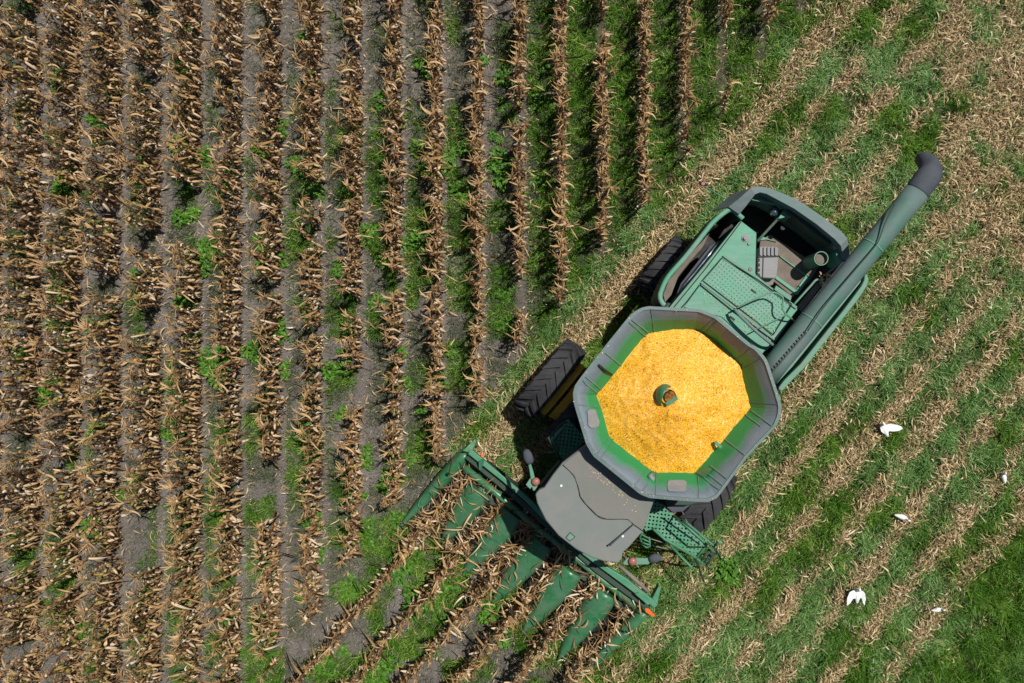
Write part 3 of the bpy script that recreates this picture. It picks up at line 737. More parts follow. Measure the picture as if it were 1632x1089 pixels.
# wheels ------------------------------------------------------------------
def wheel(u, v, R, W, rimR, face, steer=0.0):
    """rim (yellow) with a lugged tyre; face = side (+1/-1) of the deep dish"""
    c = UV(u, v, R - 0.04)
    f = Vector((FW[0], FW[1], 0)); l = Vector((LT[0], LT[1], 0))
    rot = Matrix.Rotation(steer, 3, 'Z'); f = rot @ f; l = rot @ l
    def pt(r, a, y): return c + f * (r * math.sin(a)) + Vector((0, 0, r * math.cos(a))) + l * y
    seg = 48
    # rim
    prof = [(rimR * 0.25, -0.05 * face), (rimR * 0.75, -0.02 * face), (rimR * 0.93, W * 0.25), (rimR, W * (0.5 + 0.32 * (face > 0 and u > 0))), (rimR * 1.05, W * (0.5 + 0.32 * (face > 0 and u > 0))), (rimR * 0.96, 0), (rimR * 1.05, -W * (0.5 + 0.32 * (face < 0 and u > 0))), (rimR, -W * (0.5 + 0.32 * (face < 0 and u > 0))), (rimR * 0.93, -W * 0.25), (rimR * 0.75, -0.06 * face), (rimR * 0.25, -0.09 * face)]
    V = [tuple(pt(r, 2 * math.pi * k / seg, y)) for r, y in prof for k in range(seg)]
    n = len(prof)
    F = [(i * seg + k, i * seg + (k + 1) % seg, ((i + 1) % n) * seg + (k + 1) % seg, ((i + 1) % n) * seg + k) for i in range(n) for k in range(seg)]
    me = bpy.data.meshes.new("wheel"); me.from_pydata(V, [], F)
    wh = link("wheel", me, M['yellow'], K)
    # tyre
    tp = [(rimR, -W * 0.42), (rimR * 1.25, -W * 0.52), (R * 0.86, -W * 0.53), (R * 0.94, -W * 0.48), (R * 0.93, -W * 0.25), (R * 0.935, 0), (R * 0.93, W * 0.25), (R * 0.94, W * 0.48), (R * 0.86, W * 0.53), (rimR * 1.25, W * 0.52), (rimR, W * 0.42), (rimR * 0.98, 0)]
    V = [tuple(pt(r, 2 * math.pi * k / seg, y)) for r, y in tp for k in range(seg)]
    n = len(tp)
    F = [(i * seg + k, i * seg + (k + 1) % seg, ((i + 1) % n) * seg + (k + 1) % seg, ((i + 1) % n) * seg + k) for i in range(n) for k in range(seg)]
    nl = 20
    rr = random.Random(int(v * 100))
    for k in range(nl):
        for sd in (-1, 1):
            a = 2 * math.pi * (k + (0.5 if sd > 0 else 0)) / nl
            b0 = len(V)
            ha = 0.062; sw = 0.24
            st_ = [(-0.02 * W, -sw * 0.5, R), (0.22 * W, 0.0, R), (0.52 * W, sw * 0.72, R * 0.975), (0.545 * W, sw * 0.75, R * 0.90)]
            for (y, da, r) in st_:
                j = rr.uniform(-.012, .012)
                for q, rad in ((-ha, r * 0.925), (-ha * 0.8, r), (ha * 0.8, r), (ha, r * 0.925)):
                    V.append(tuple(pt(rad + j, a + da + q, sd * y)))
            for i in range(3):
                for q in range(3): F.append((b0 + i * 4 + q, b0 + i * 4 + q + 1, b0 + (i + 1) * 4 + q + 1, b0 + (i + 1) * 4 + q))
            F.append((b0, b0 + 1, b0 + 2, b0 + 3)); F.append((b0 + 12, b0 + 13, b0 + 14, b0 + 15))
    me = bpy.data.meshes.new("tyre"); me.from_pydata(V, [], F)
    bm = bmesh.new(); bm.from_mesh(me); bmesh.ops.recalc_face_normals(bm, faces=bm.faces[:]); bm.to_mesh(me); bm.free()
    link("tyre", me, M['rubber'], wh)
    return wh
wheel(0.62, 0.18, 0.95, 0.5, 0.66, 1); wheel(0.62, 1.10, 0.95, 0.54, 0.60, -1)
wheel(0.62, 3.46, 0.95, 0.54, 0.60, 1); wheel(0.62, 4.30, 0.95, 0.54, 0.60, -1)
wheel(-2.85, 0.56, 0.70, 0.5, 0.36, -1); wheel(-2.85, 3.75, 0.70, 0.5, 0.36, 1)
for uu, r0, r1 in ((0.66, 0.2, 4.3), (-2.85, 0.6, 3.7)):
    tube("axle", [UV(uu, r0, 0.9 if uu > 0 else 0.66), UV(uu, r1, 0.9 if uu > 0 else 0.66)], 0.09, M['dark'], K, 12)
# belly of the machine
bl = [UV(u, v) for u, v in ((-3.3, 1.15), (1.2, 1.15), (1.2, 3.35), (-3.3, 3.35))]
bm = bmesh.new(); prism_bm(bm, [p + Vector((0, 0, 1.45)) for p in bl], [p + Vector((0, 0, 0.75)) for p in bl])
bevel(link("machine_belly", bm_mesh("machine_belly", bm), M['dark'], K), 0.05)
fh = [UV(1.2, 1.65, 1.7), UV(1.2, 2.85, 1.7), UV(3.0, 2.85, 1.05), UV(3.0, 1.65, 1.05)]
bm = bmesh.new(); prism_bm(bm, fh, [p - Vector((0, 0, 0.6)) for p in fh])
bevel(link("feeder_house", bm_mesh("feeder_house", bm), M['dark'], K), 0.03)

# corn head -----------------------------------------------------------------
hd = bpy.data.objects.new("corn_head", None); C.objects.link(hd); hd.parent = K
hd.location = UV(3.0, 2.3, 0) - base
def hlink(o):
    o.parent = hd; o.location = -UV(3.0, 2.3, 0); return o
def hslab(name, pts, th, mat, bev=0.01): return hlink(slab(name, pts, th, M[mat], None, bev))
def htube(name, pts, r, mat, seg=12, **kw): return hlink(tube(name, pts, r, M[mat], None, seg, **kw))
hslab("back_beam", [P(x, y, 1.3) for x, y in [(748,718),(752,717),(804,761),(843,794),(905,853),(962,900),(998,922),(1042,957),(1048,965),(1043,970),(1035,963),(956,905),(900,862),(838,800),(800,767),(746,724)]], 0.14, 'beam', 0.015)
hslab("back_sheet", [P(x, y, 1.15) for x, y in [(746,726),(800,769),(862,822),(955,907),(1036,968),(1030,972),(948,912),(855,828),(793,774),(741,731)]], 0.75, 'dark')
htube("cross_auger", [P(740, 745, 0.98), P(796, 790, 0.98), P(855, 840, 0.98), P(916, 887, 0.98), P(961, 925, 0.98), P(1014, 967, 0.98)], 0.075, 'hood', 16)
# auger flighting: a helical ribbon wound on the tube
pA, pB = P(742, 747, 0.98), P(1012, 966, 0.98); axd = (pB - pA).normalized(); sd_ = axd.cross(Vector((0, 0, 1))).normalized()
V = []; F = []
NF = 260
for i in range(NF):
    t = i / (NF - 1); a = 2 * math.pi * 7.5 * t * (1 if t < 0.5 else -1)
    c = pA.lerp(pB, t); rd = sd_ * math.cos(a) + Vector((0, 0, 1)) * math.sin(a)
    V += [tuple(c + rd * 0.07), tuple(c + rd * 0.105)]
    if i: F.append((2 * i - 2, 2 * i - 1, 2 * i + 1, 2 * i))
me = bpy.data.meshes.new("auger_flight"); me.from_pydata(V, [], F); hlink(link("auger_flight", me, M['dark']))
hslab("auger_trough", [P(x, y, 0.75) for x, y in [(744,738),(1016,962),(1000,985),(728,757)]], 0.25, 'dark')

def hood_mesh(name, rear, tip, wr, zr, zt, mat, hump=0.0, sect=None, n=16, seg=14):
    """rounded tapering gathering hood from its broad rear to its low tip"""
    A = P(rear[0], rear[1], zr); B = P(tip[0], tip[1], zt)
    d = Vector((B.x - A.x, B.y - A.y, 0)); Lh = d.length; d.normalize(); s = Vector((-d.y, d.x, 0))
    V = []; F = []
    for i in range(n + 1):
        t = i / n
        c = Vector((A.x + d.x * Lh * t, A.y + d.y * Lh * t, 0))
        zc = zr + (zt - zr) * t + hump * math.sin(math.pi * min(1, t * 1.2)) * (1 - t)
        hw = wr * ((1 - t ** 2.4) * 0.8 + 0.2 * math.sqrt(max(0, 1 - t ** 6))) * (0.80 + 0.20 * min(1, t / 0.16)) * (1 - 0.18 * t)
        hh = 0.46 * (1 - t) + 0.12
        for k in range(seg + 1):
            a = math.pi * k / seg
            ex = abs(math.cos(a)) ** 0.85 * (1 if math.cos(a) >= 0 else -1)
            V.append(tuple(c + s * (hw * ex) + Vector((0, 0, zc - hh * (1 - math.sin(a) ** 0.75)))))
    m = seg + 1
    for i in range(n):
        for k in range(seg): F.append((i * m + k, i * m + k + 1, (i + 1) * m + k + 1, (i + 1) * m + k))
    F.append(tuple(range(m))[::-1]); F.append(tuple(n * m + k for k in range(m)))
    me = bpy.data.meshes.new(name); me.from_pydata(V, [], F)
    for p in me.polygons: p.use_smooth = len(p.vertices) == 4
    return hlink(link(name, me, M[mat]))
hoods = [((762, 783), (703, 868)), ((818, 822), (736, 918)), ((866, 868), (783, 963)), ((912, 913), (831, 1012)), ((968, 949), (890, 1052))]
for r, t in hoods:
    h_ = hood_mesh("row_hood", r, t, 0.355, 1.08, 0.24, 'hood', 0.05)
    # hinge line across the hood and lifting latch
    q = (r[0] * 0.6 + t[0] * 0.4, r[1] * 0.6 + t[1] * 0.4)
    pr = (0.772 * 15, 0.635 * 15)
    tube("hood_hinge", [P(q[0] - pr[0], q[1] - pr[1], 0.60), P(q[0] - pr[0] * .6, q[1] - pr[1] * .6, 0.70), P(*q, 0.735), P(q[0] + pr[0] * .6, q[1] + pr[1] * .6, 0.70), P(q[0] + pr[0], q[1] + pr[1], 0.60)], 0.009, M['dark'], h_, 6).location = (0, 0, 0)
def divider(rear, tip, zr):
    d_ = hood_mesh("end_divider", rear, tip, 0.19, zr, 0.2, 'hood', 0.06)
    m_ = (rear[0] * 0.42 + tip[0] * 0.58, rear[1] * 0.42 + tip[1] * 0.58)
    ring = []
    for k in range(17):
        a = 2 * math.pi * k / 16
        x = math.cos(a) * 15; y = math.sin(a) * 6
        ring.append(P(m_[0] - 0.62 * x + 0.78 * y, m_[1] + 0.78 * x + 0.62 * y, 0.66 - 0.08 * abs(math.sin(a)) - 0.10 * math.cos(a) + 0.03))
    tube("divider_ring", ring, 0.012, M['beam'], d_, 6)
    s_ = (rear[0] * 0.75 + tip[0] * 0.25, rear[1] * 0.75 + tip[1] * 0.25)
    slab("divider_slot", [P(s_[0] - 2, s_[1] - 2, zr + 0.02), P(s_[0] + 2, s_[1] + 1, zr + 0.02), P(s_[0] + 1, s_[1] + 3, zr + 0.01), P(s_[0] - 3, s_[1], zr + 0.01)], 0.05, M['black'], d_, 0)
divider((743, 724), (629, 849), 1.08); divider((1029, 978), (908, 1096), 1.08)
hslab("end_fin", [P(737, 719, 1.25), P(757, 699, 1.2), P(760, 703, 1.2), P(751, 722, 1.25)], 0.25, 'hood')
hslab("end_fin", [P(1038, 957, 1.25), P(1050, 934, 1.0), P(1053, 938, 1.0), P(1047, 967, 1.25)], 0.25, 'beam')
hslab("end_reflector", [P(765, 724, 1.2), P(768, 722, 1.2), P(772, 728, 1.2), P(769, 729, 1.2)], 0.03, 'orange', 0.004)
hslab("end_reflector", [P(1028, 970, 1.25), P(1033, 970, 1.25), P(1044, 981, 1.25), P(1042, 984, 1.25), P(1029, 976, 1.25)], 0.04, 'orange', 0.006)
hslab("beam_brace", [P(763, 735, 1.38), P(769, 731, 1.38), P(772, 735, 1.38), P(766, 750, 1.2), P(763, 749, 1.2)], 0.04, 'beam', 0.005)
hslab("beam_brace", [P(1012, 947, 1.36), P(1018, 945, 1.36), P(1036, 961, 1.36), P(1033, 965, 1.36)], 0.04, 'beam', 0.005)
# row units between the hoods: stripper plates and gathering chains (dark), gear covers
hc = [(q[0], q[1]) for q, _ in hoods]
for j in range(6):
    v = 0.16 + 0.90 * j
    for sgn in (-1, 1):
        hslab("stripper_plate", [UV(3.2, v + sgn * 0.045, 0.62), UV(3.2, v + sgn * 0.2, 0.62), UV(4.75, v + sgn * 0.2, 0.30), UV(4.75, v + sgn * 0.06, 0.30)], 0.04, 'black', 0.004)
for x, y in ((770, 781), (805, 812), (857, 853), (908, 893), (950, 926), (1002, 960)):
    p = P(x, y, 0.8)
    htube("gear_cover", [p - Vector((0, 0, 0.2)), p, p + Vector((0, 0, 0.09)), p + Vector((0, 0, 0.12))], [0.12, 0.12, 0.085, 0.03], 'hood', 16)
htube("drive_shaft", [P(985, 900, 0.95), P(1010, 922, 0.95), P(1034, 944, 0.9)], [0.035, 0.05, 0.035], 'iron', 10)
htube("drive_shaft", [P(775, 735, 0.9), P(830, 778, 0.9)], 0.04, 'black', 10)

# ------------------------------------------------------------------ corn plants
def leaf(base_, az, L, wmax, p0, p1, tw0, tw1, curl, S=8):
    s = np.linspace(0, 1, S)
    pit = np.radians(p0 + (p1 - p0) * s ** 0.8)
    a = az + curl * s ** 1.5
    dx = np.cos(pit) * np.cos(a); dy = np.cos(pit) * np.sin(a); dz = np.sin(pit)
    st = L / (S - 1)
    pts = np.zeros((S, 3)); pts[0] = base_
    T = np.stack([dx, dy, dz], 1)
    pts[1:] = base_ + np.cumsum(T[:-1] * st, axis=0)
    side = np.stack([-np.sin(a), np.cos(a), np.zeros(S)], 1)
    nrm = np.cross(T, side)
    tw = tw0 + tw1 * s
    Wv = side * np.cos(tw)[:, None] + nrm * np.sin(tw)[:, None]
    wp = wmax * np.clip(0.55 + 1.6 * s, 0, 1) * (1 - s ** 2.2) + 0.003
    return pts, Wv * wp[:, None]

def stalk_arrays(h, lean, r0=0.016, seg=5, n=5):
    V = []; F = []
    for i in range(n):
        t = i / (n - 1); z = h * t
        for k in range(seg):
            a = 2 * math.pi * k / seg; r = r0 * (1 - 0.55 * t)
            V.append((lean[0] * t * t + r * math.cos(a), lean[1] * t * t + r * math.sin(a), z))
    for i in range(n - 1):
        for k in range(seg): F.append((i * seg + k, i * seg + (k + 1) % seg, (i + 1) * seg + (k + 1) % seg, (i + 1) * seg + k))
    return np.array(V), np.array(F)

def make_plant(r, olive):
    h = r.uniform(1.2, 1.45)
    lean = (r.normal(0, 0.07), r.normal(0, 0.07))
    SV, SF = stalk_arrays(h, lean)
    nl = r.integers(24, 31)
    Cs, Ws, T = [], [], []
    for i in range(nl):
        t = 0.14 + 0.84 * i / nl + r.normal(0, 0.02)
        bz = h * min(t, 1)
        b = np.array([lean[0] * t * t, lean[1] * t * t, bz])
        az = (0 if i % 2 else math.pi) + r.normal(0, 0.8)
        kind = r.random()
        if kind < 0.04:      # stiff leaf still sticking out across the row
            p, wv = leaf(b, (0 if i % 2 else math.pi) + r.normal(0, 0.4), r.uniform(0.26, 0.58), r.uniform(0.012, 0.027), r.uniform(-5, 35), r.uniform(-40, 5), r.normal(0, .4), r.normal(0, 1.8), r.normal(0, .6))
        elif kind < 0.55:    # folded over and hanging close to the stalk
            p, wv = leaf(b, az, r.uniform(0.20, 0.46), r.uniform(0.012, 0.032), r.uniform(60, 90), r.uniform(-150, -100), r.normal(0, .6), r.normal(0, 1.9), r.normal(0, 1.6))
        else:                # crumpled against the stalk
            p, wv = leaf(b, az, r.uniform(0.10, 0.28), r.uniform(0.012, 0.032), r.uniform(0, 80), r.uniform(-135, -85), r.normal(0, .9), r.normal(0, 2.8), r.normal(0, 2.8))
        if kind >= 0.04: p[:, :2] = b[:2] + (p[:, :2] - b[:2]) * 0.5
        p[:, 2] = np.maximum(p[:, 2], 0.02)
        Cs.append(p); Ws.append(wv)
        if olive and r.random() < 0.42 and t > 0.4: T.append(r.uniform(0.92, 1.0))
        else: T.append(np.clip(r.normal(0.40, 0.27), 0.0, 0.9))
    LV, LF = strips(np.array(Cs), np.array(Ws)); LT_ = np.repeat(T, 2 * 8)
    # tassel: thin dry branches
    top = np.array([lean[0], lean[1], h]); Cs, Ws, T2 = [], [], []
    for i in range(7):
        p, wv = leaf(top, r.uniform(0, 6.28), r.uniform(0.14, 0.26), 0.005, r.uniform(30, 85), r.uniform(-30, 40), 0, 0, 0, 4)
        Cs.append(p); Ws.append(wv + 0.002); T2.append(r.uniform(0.3, 0.7))
    TV, TF = strips(np.array(Cs), np.array(Ws)); TT = np.repeat(T2, 8)
    # ear: drooping husk
    ez = h * r.uniform(0.42, 0.52); az = r.uniform(-0.6, 0.6) + (math.pi if r.random() < .5 else 0)
    d = np.array([math.cos(az) * 0.6, math.sin(az) * 0.6, -0.8 if r.random() < .6 else 0.4]); d /= np.linalg.norm(d)
    e0 = np.array([lean[0] * .2, lean[1] * .2, ez])
    V_, F_ = tube_arrays([Vector(e0 + d * q) for q in (0.0, 0.04, 0.12, 0.19, 0.24)], [0.012, 0.026, 0.03, 0.022, 0.008], 7, cap=False)
    return dict(stalk=(SV, SF, np.full(len(SV), r.uniform(0.2, 0.8))), foliage=(LV, LF, LT_), tassel=(TV, TF, TT), ear=(np.array([tuple(v) for v in V_]), np.array(F_), np.full(len(V_), r.uniform(0.62, 0.9))))

vr = np.random.default_rng(21)
NV = 14
variants = [make_plant(vr, k >= 9) for k in range(NV)]
vmesh = []
for k, pv in enumerate(variants):
    vmesh.append({p: mesh_np(p, a[0], a[1], {"tint": a[2]}, smooth=(p != 'stalk')) for p, a in pv.items()})
    for p, me in vmesh[-1].items(): me.materials.append(M['stalk'] if p == 'stalk' else M['leaf'])

plants = []       # x, y, row azimuth, row name key
pr_ = np.random.default_rng(5)
for k in range(-16, 8):
    y = Y0
    while y < Y1:
        y += pr_.uniform(0.08, 0.155) if k < -8 else pr_.uniform(0.09, 0.17)
        x = ROW * k + pr_.normal(0, 0.028)
        u, v = uv_of(x, y)
        if v > -0.75 + pr_.normal(0, 0.12): continue
        if vnoise(np.array(x), np.array(y), 0.5, 77 + k) < 0.2: continue
        plants.append((x, y, 0.0, ('v', k)))
for j in range(6):
    v0 = 0.14 + 0.90 * j
    u = 4.55
    while u < 14:
        u += pr_.uniform(0.13, 0.24)
        p = UV(u, v0 + pr_.normal(0, 0.05))
        if p.y < Y0 or p.x < X0: break
        if j > 4 and u > 6.2: continue
        plants.append((p.x, p.y, math.atan2(LT[1], LT[0]), ('d', j)))
info = []
for (x, y, az, key) in plants:
    px, py = gpx(x, y)
    inframe = -20 < px < 1652 and -20 < py < 1109
    left = px < 330
    k = int(pr_.integers(0, NV)) if left else (int(pr_.integers(0, 9)) if pr_.random() < 0.86 else int(pr_.integers(9, NV)))
    s = float(pr_.uniform(0.82, 1.08)) * (1.05 if px < 330 else 1.0) * (0.86 + 0.28 * float(vnoise(np.array(x * 3.1), np.array(y), 0.7, 78)))
    if key == ('v', 2) or key[0] == 'v' and key[1] >= 2: s *= 0.92
    rz = az + float(pr_.normal(0, 0.35)) + (math.pi if pr_.random() < .5 else 0)
    info.append((x, y, rz, s, k, key, math.hypot(x, y) if inframe else 1e3 + math.hypot(x, y), py))
order = sorted(range(len(info)), key=lambda i: info[i][6])
near = set(order[:300])
ORD = ["first", "second", "third", "fourth", "fifth", "sixth", "seventh", "eighth", "ninth", "tenth", "eleventh", "twelfth", "thirteenth", "fourteenth", "fifteenth", "sixteenth"]
for i in order[:300]:
    x, y, rz, s, k, key, _, py = info[i]
    e = bpy.data.objects.new("corn_plant", None); C.objects.link(e)
    e.location = (x, y, 0); e.rotation_euler = (0, 0, rz); e.scale = (s, s, s)
    for p in ("stalk", "foliage", "tassel", "ear"):
        c = bpy.data.objects.new(p, vmesh[k][p]); C.objects.link(c); c.parent = e
    if key[0] == 'v':
        row = ORD[6 - key[1]]
        part = "upper" if py < 300 else ("middle" if py < 580 else "lower")
        col = "olive and tan" if k >= 9 else "dry tan"
        lab = f"{col} corn plant in {row} upright row from the right, {part} part"
        grp = f"{col} corn plants, {part} part of the {row} upright row"
    else:
        col = "olive and tan" if k >= 9 else "dry tan"
        lab = f"{col} corn plant ahead of the corn head, {ORD[key[1]]} slanting row from left"
        grp = f"{col} corn plants ahead of the corn head, {ORD[key[1]]} slanting row"
    tag(e, lab, "corn plant", grp)
parts = {'a': ([], [], []), 'b': ([], [], [])}
off = {'a': 0, 'b': 0}
for i in range(len(info)):
    if i in near: continue
    x, y, rz, s, k, *_ = info[i]
    c, sn = math.cos(rz) * s, math.sin(rz) * s
    Rm = np.array([[c, -sn, 0], [sn, c, 0], [0, 0, s]])
    for p, a in variants[k].items():
        q = 'b' if p == 'stalk' else 'a'
        parts[q][0].append(a[0] @ Rm.T + np.array([x, y, 0])); parts[q][1].append(a[1] + off[q]); parts[q][2].append(a[2]); off[q] += len(a[0])
Va = np.concatenate(parts['a'][0]); Fa = np.concatenate(parts['a'][1]); Ta = np.concatenate(parts['a'][2])
Vb = np.concatenate(parts['b'][0]); Fb = np.concatenate(parts['b'][1]); Tb = np.concatenate(parts['b'][2])
me = mesh_np("standing_corn", np.concatenate([Va, Vb]), np.concatenate([Fa, Fb + len(Va)]), {"tint": np.concatenate([Ta, Tb])}, smooth=True)
me.materials.append(M['leaf']); me.materials.append(M['stalk'])
mi = np.zeros(len(Fa) + len(Fb), dtype=np.int32); mi[len(Fa):] = 1
me.polygons.foreach_set("material_index", mi)
sco = link("standing_corn", me)
tag(sco, "mass of dry standing corn filling the rows farther out to the left", "standing corn", kind="stuff")

# ------------------------------------------------------------------ grass, litter, trash
def scatter(n, dens, seed):
    r = np.random.default_rng(seed)
    X = r.uniform(X0, X1, n); Y = r.uniform(Y0, Y1, n)
    keep = r.random(n) < dens(X, Y)
    return X[keep], Y[keep], r

def regions(X, Y):
    u, v = uv_of(X, Y)
    px, py = gpx(X, Y)
    vert = v < -0.62
    ahead = (~vert) & (u > 3.3) & (v < 4.9)
    harv = (~vert) & (~ahead)
    dv = np.abs((X + ROW / 2) % ROW - ROW / 2)
    wob = 0.065 * (vnoise(X, Y, 0.8, 31) - 0.5) * 2
    dd = np.abs(stripes_v(v + wob))
    return u, v, px, py, vert, ahead, harv, dv, dd

def litter_mask(X, Y):
    u, v, px, py, vert, ahead, harv, dv, dd = regions(X, Y)
    n = vnoise(X, Y, 0.55, 41); n2 = vnoise(X, Y, 0.22, 42)
    st = np.exp(-(dd / (0.10 + 0.15 * n)) ** 2) * (0.30 + 0.80 * sstep(0.22, 0.58, n * 0.6 + n2 * 0.5))
    corner = sstep(1470, 1530, px + 40 * (n - .5)) * (1 - sstep(330, 560, py + 80 * (n - .5)))
    nolit = sstep(10.4, 10.9, v + 0.5 * (n - .5)) * sstep(-5.5, -3.8, u)
    m = np.maximum(st, corner * (0.12 + 0.75 * sstep(.35, .6, n2 * 0.6 + n * 0.5))) * (1 - nolit * 0.93)
    m = np.maximum(m, np.exp(-((v - 0.05) / 0.27) ** 2) * 0.95 * (u < 3.0))
    return np.where(harv, m, 0)

def grass_dens(X, Y):
    u, v, px, py, vert, ahead, harv, dv, dd = regions(X, Y)
    lm = litter_mask(X, Y)
    n = vnoise(X, Y, 0.6, 51); n2 = vnoise(X, Y, 0.2, 52)
    dh = (0.25 + 0.75 * sstep(0.2, 0.6, 0.6 * n2 + 0.4 * n)) * (1 - 0.85 * np.clip(lm * 1.3, 0, 1))
    g_ = sstep(800, 900, px + 60 * (n - .5)) + 0.95 * sstep(400, 720, px + (py - 300) * 0.3) * sstep(.36, .56, n) * (0.35 + 0.65 * sstep(100, 350, py)) + 0.65 * sstep(.5, .66, n) * (0.3 + 0.7 * sstep(100, 400, py))
    g_ = np.clip(g_, 0, 1) * sstep(0.06, 0.2, dv) * (0.5 + 0.5 * n2)
    ga = 0.75 * sstep(.36, .58, n)
    return np.where(harv, dh, np.where(vert, g_, ga))

def blades(name, X, Y, r, L, Wd, lean, mat, tint, label, S=3):
    n = len(X)
    az = r.uniform(0, 2 * np.pi, n)
    z0 = ground_h(X, Y)
    s = np.linspace(0, 1, S)
    le = lean[:, None] * s[None, :] ** 1.4
    hz = np.sin(le); vt = np.cos(le)
    stp = (L / (S - 1))[:, None]
    hx = np.concatenate([np.zeros((n, 1)), np.cumsum(hz[:, 1:] * stp, 1)], 1)
    hy = np.concatenate([np.zeros((n, 1)), np.cumsum(vt[:, 1:] * stp, 1)], 1)
    Cn = np.stack([X[:, None] + hx * np.cos(az)[:, None], Y[:, None] + hx * np.sin(az)[:, None], z0[:, None] + np.maximum(hy, 0.0) - 0.005], 2)
    az2 = az + r.normal(0, 0.5, n)
    side = np.stack([-np.sin(az2), np.cos(az2), np.zeros(n)], 1)
    wp = np.array([1.0, 0.8, 0.06]) if S == 3 else np.linspace(1, 0.1, S)
    Wv = side[:, None, :] * (Wd[:, None] * wp[None, :])[:, :, None]
    V, F = strips(Cn, Wv)
    o = link(name, mesh_np(name, V, F, {"tint": np.repeat(tint, 2 * S)}), mat)
    tag(o, label, "grass", kind="stuff")
    return o

AREA = (X1 - X0) * (Y1 - Y0)
X, Y, r = scatter(int(AREA * 2700), grass_dens, 61)
u, v, px, py, vert, ahead, harv, dv, dd = regions(X, Y)
nn = vnoise(X, Y, 0.9, 63)
# mown, flattened, paler grass in the wheel tracks of the harvested side; livelier elsewhere
pale = harv & (nn + 0.25 * r.random(len(X)) - 0.12 * sstep(8, 11, v) * 3 > 0.50)
for msk, mat, nm, lab in ((pale, M['grass2'], "flattened_grass", "pale flattened grass lying over the harvested strip"), (~pale, M['grass'], "green_grass", "bright green grass growing between the stripes of residue and corn rows")):
    x, y = X[msk], Y[msk]; m = len(x)
    tall = np.where(v[msk] > 10, 1.25, 1.0) * np.where(vert[msk], 0.85, 1.0)
    cl = sstep(0.25, 0.75, vnoise(x, y, 0.22, 66))
    L = r.uniform(0.12, 0.34, m) * tall * (0.45 + 0.85 * cl); Wd = r.uniform(0.004, 0.009, m)
    lean = r.uniform(0.5, 1.75, m) if mat is M['grass2'] else r.uniform(0.25, 1.45, m)
    t = np.clip(r.normal(0.42, 0.26, m) + 0.5 * (vnoise(x, y, 0.3, 64) - .5), 0, 1)
    blades(nm, x, y, r, L, Wd, lean, mat, t, lab)

def thin_dens(X, Y):
    u, v, px, py, vert, ahead, harv, dv, dd = regions(X, Y)
    n = vnoise(X, Y, 0.45, 71)
    f = 0.16 + 0.84 * sstep(.36, .62, n) * (0.45 + 0.55 * sstep(0, 450, py))
    return np.where(vert, f * sstep(0.08, 0.2, dv), np.where(ahead, 0.6 * f, 0))
X, Y, r = scatter(int(AREA * 2300), thin_dens, 72)
m = len(X)
blades("thin_grass", X, Y, r, r.uniform(0.06, 0.20, m), r.uniform(0.0025, 0.006, m), r.uniform(0.4, 1.6, m), M['drygrass'], r.random(m), "thin grey green grass sprouting on bare soil between corn rows")

def litter_dens(X, Y):
    u, v, px, py, vert, ahead, harv, dv, dd = regions(X, Y)
    a = litter_mask(X, Y) + 0.03 * harv * (v < 10.6)
    b = 0.07 * np.exp(-(dv / 0.2) ** 2) + 0.006
    d2 = 0.06 * np.exp(-(dd / 0.2) ** 2) + 0.015
    return np.where(harv, a, np.where(vert, b, d2))
X, Y, r = scatter(int(AREA * 2500), litter_dens, 81)
m = len(X); S = 5
u, v, px, py, vert, ahead, harv, dv, dd = regions(X, Y)
az = r.normal(math.atan2(-FW[1], -FW[0]), 1.1, m)
az = np.where(px > 1480, r.uniform(0, 6.28, m), az)
big = r.random(m)
L = np.where(big < 0.90, r.uniform(0.03, 0.12, m), r.uniform(0.10, 0.28, m)); Wd = np.where(big < 0.80, r.uniform(0.002, 0.006, m), r.uniform(0.005, 0.016, m))
s = np.linspace(-0.5, 0.5, S)
curl = r.normal(0, 0.85, m); lift = r.uniform(0, 0.09, m) * (0.5 + big)
ang = az[:, None] + curl[:, None] * s[None, :]
stp = (L / (S - 1))[:, None]
cx = np.cumsum(np.cos(ang) * stp, 1); cy = np.cumsum(np.sin(ang) * stp, 1)
z = ground_h(X, Y)[:, None] + 0.03 + r.uniform(0, 0.09, m)[:, None] * (0.4 + litter_mask(X, Y))[:, None] + lift[:, None] * (1 - (2 * s[None, :]) ** 2) + (r.normal(0, 0.12, m) * L)[:, None] * s[None, :] * 2
Cn = np.stack([X[:, None] + cx, Y[:, None] + cy, np.maximum(z, 0.01)], 2)
roll = r.normal(0, 0.6, m)[:, None] + r.normal(0, 0.8, m)[:, None] * s[None, :]
side = np.stack([-np.sin(ang) * np.cos(roll), np.cos(ang) * np.cos(roll), np.sin(roll)], 2)
wp = np.array([0.5, 0.9, 1.0, 0.85, 0.25])
V, F = strips(Cn, side * (Wd[:, None] * wp)[:, :, None])
t = np.clip(r.beta(2.2, 2.0, m) * 0.97, 0, 1)
lo = link("corn_residue", mesh_np("corn_residue", V, F, {"tint": np.repeat(t, 2 * S)}, smooth=True), M['litter'])
tag(lo, "tan chopped corn leaves and husks strewn in stripes over the grass", "crop residue", kind="stuff")

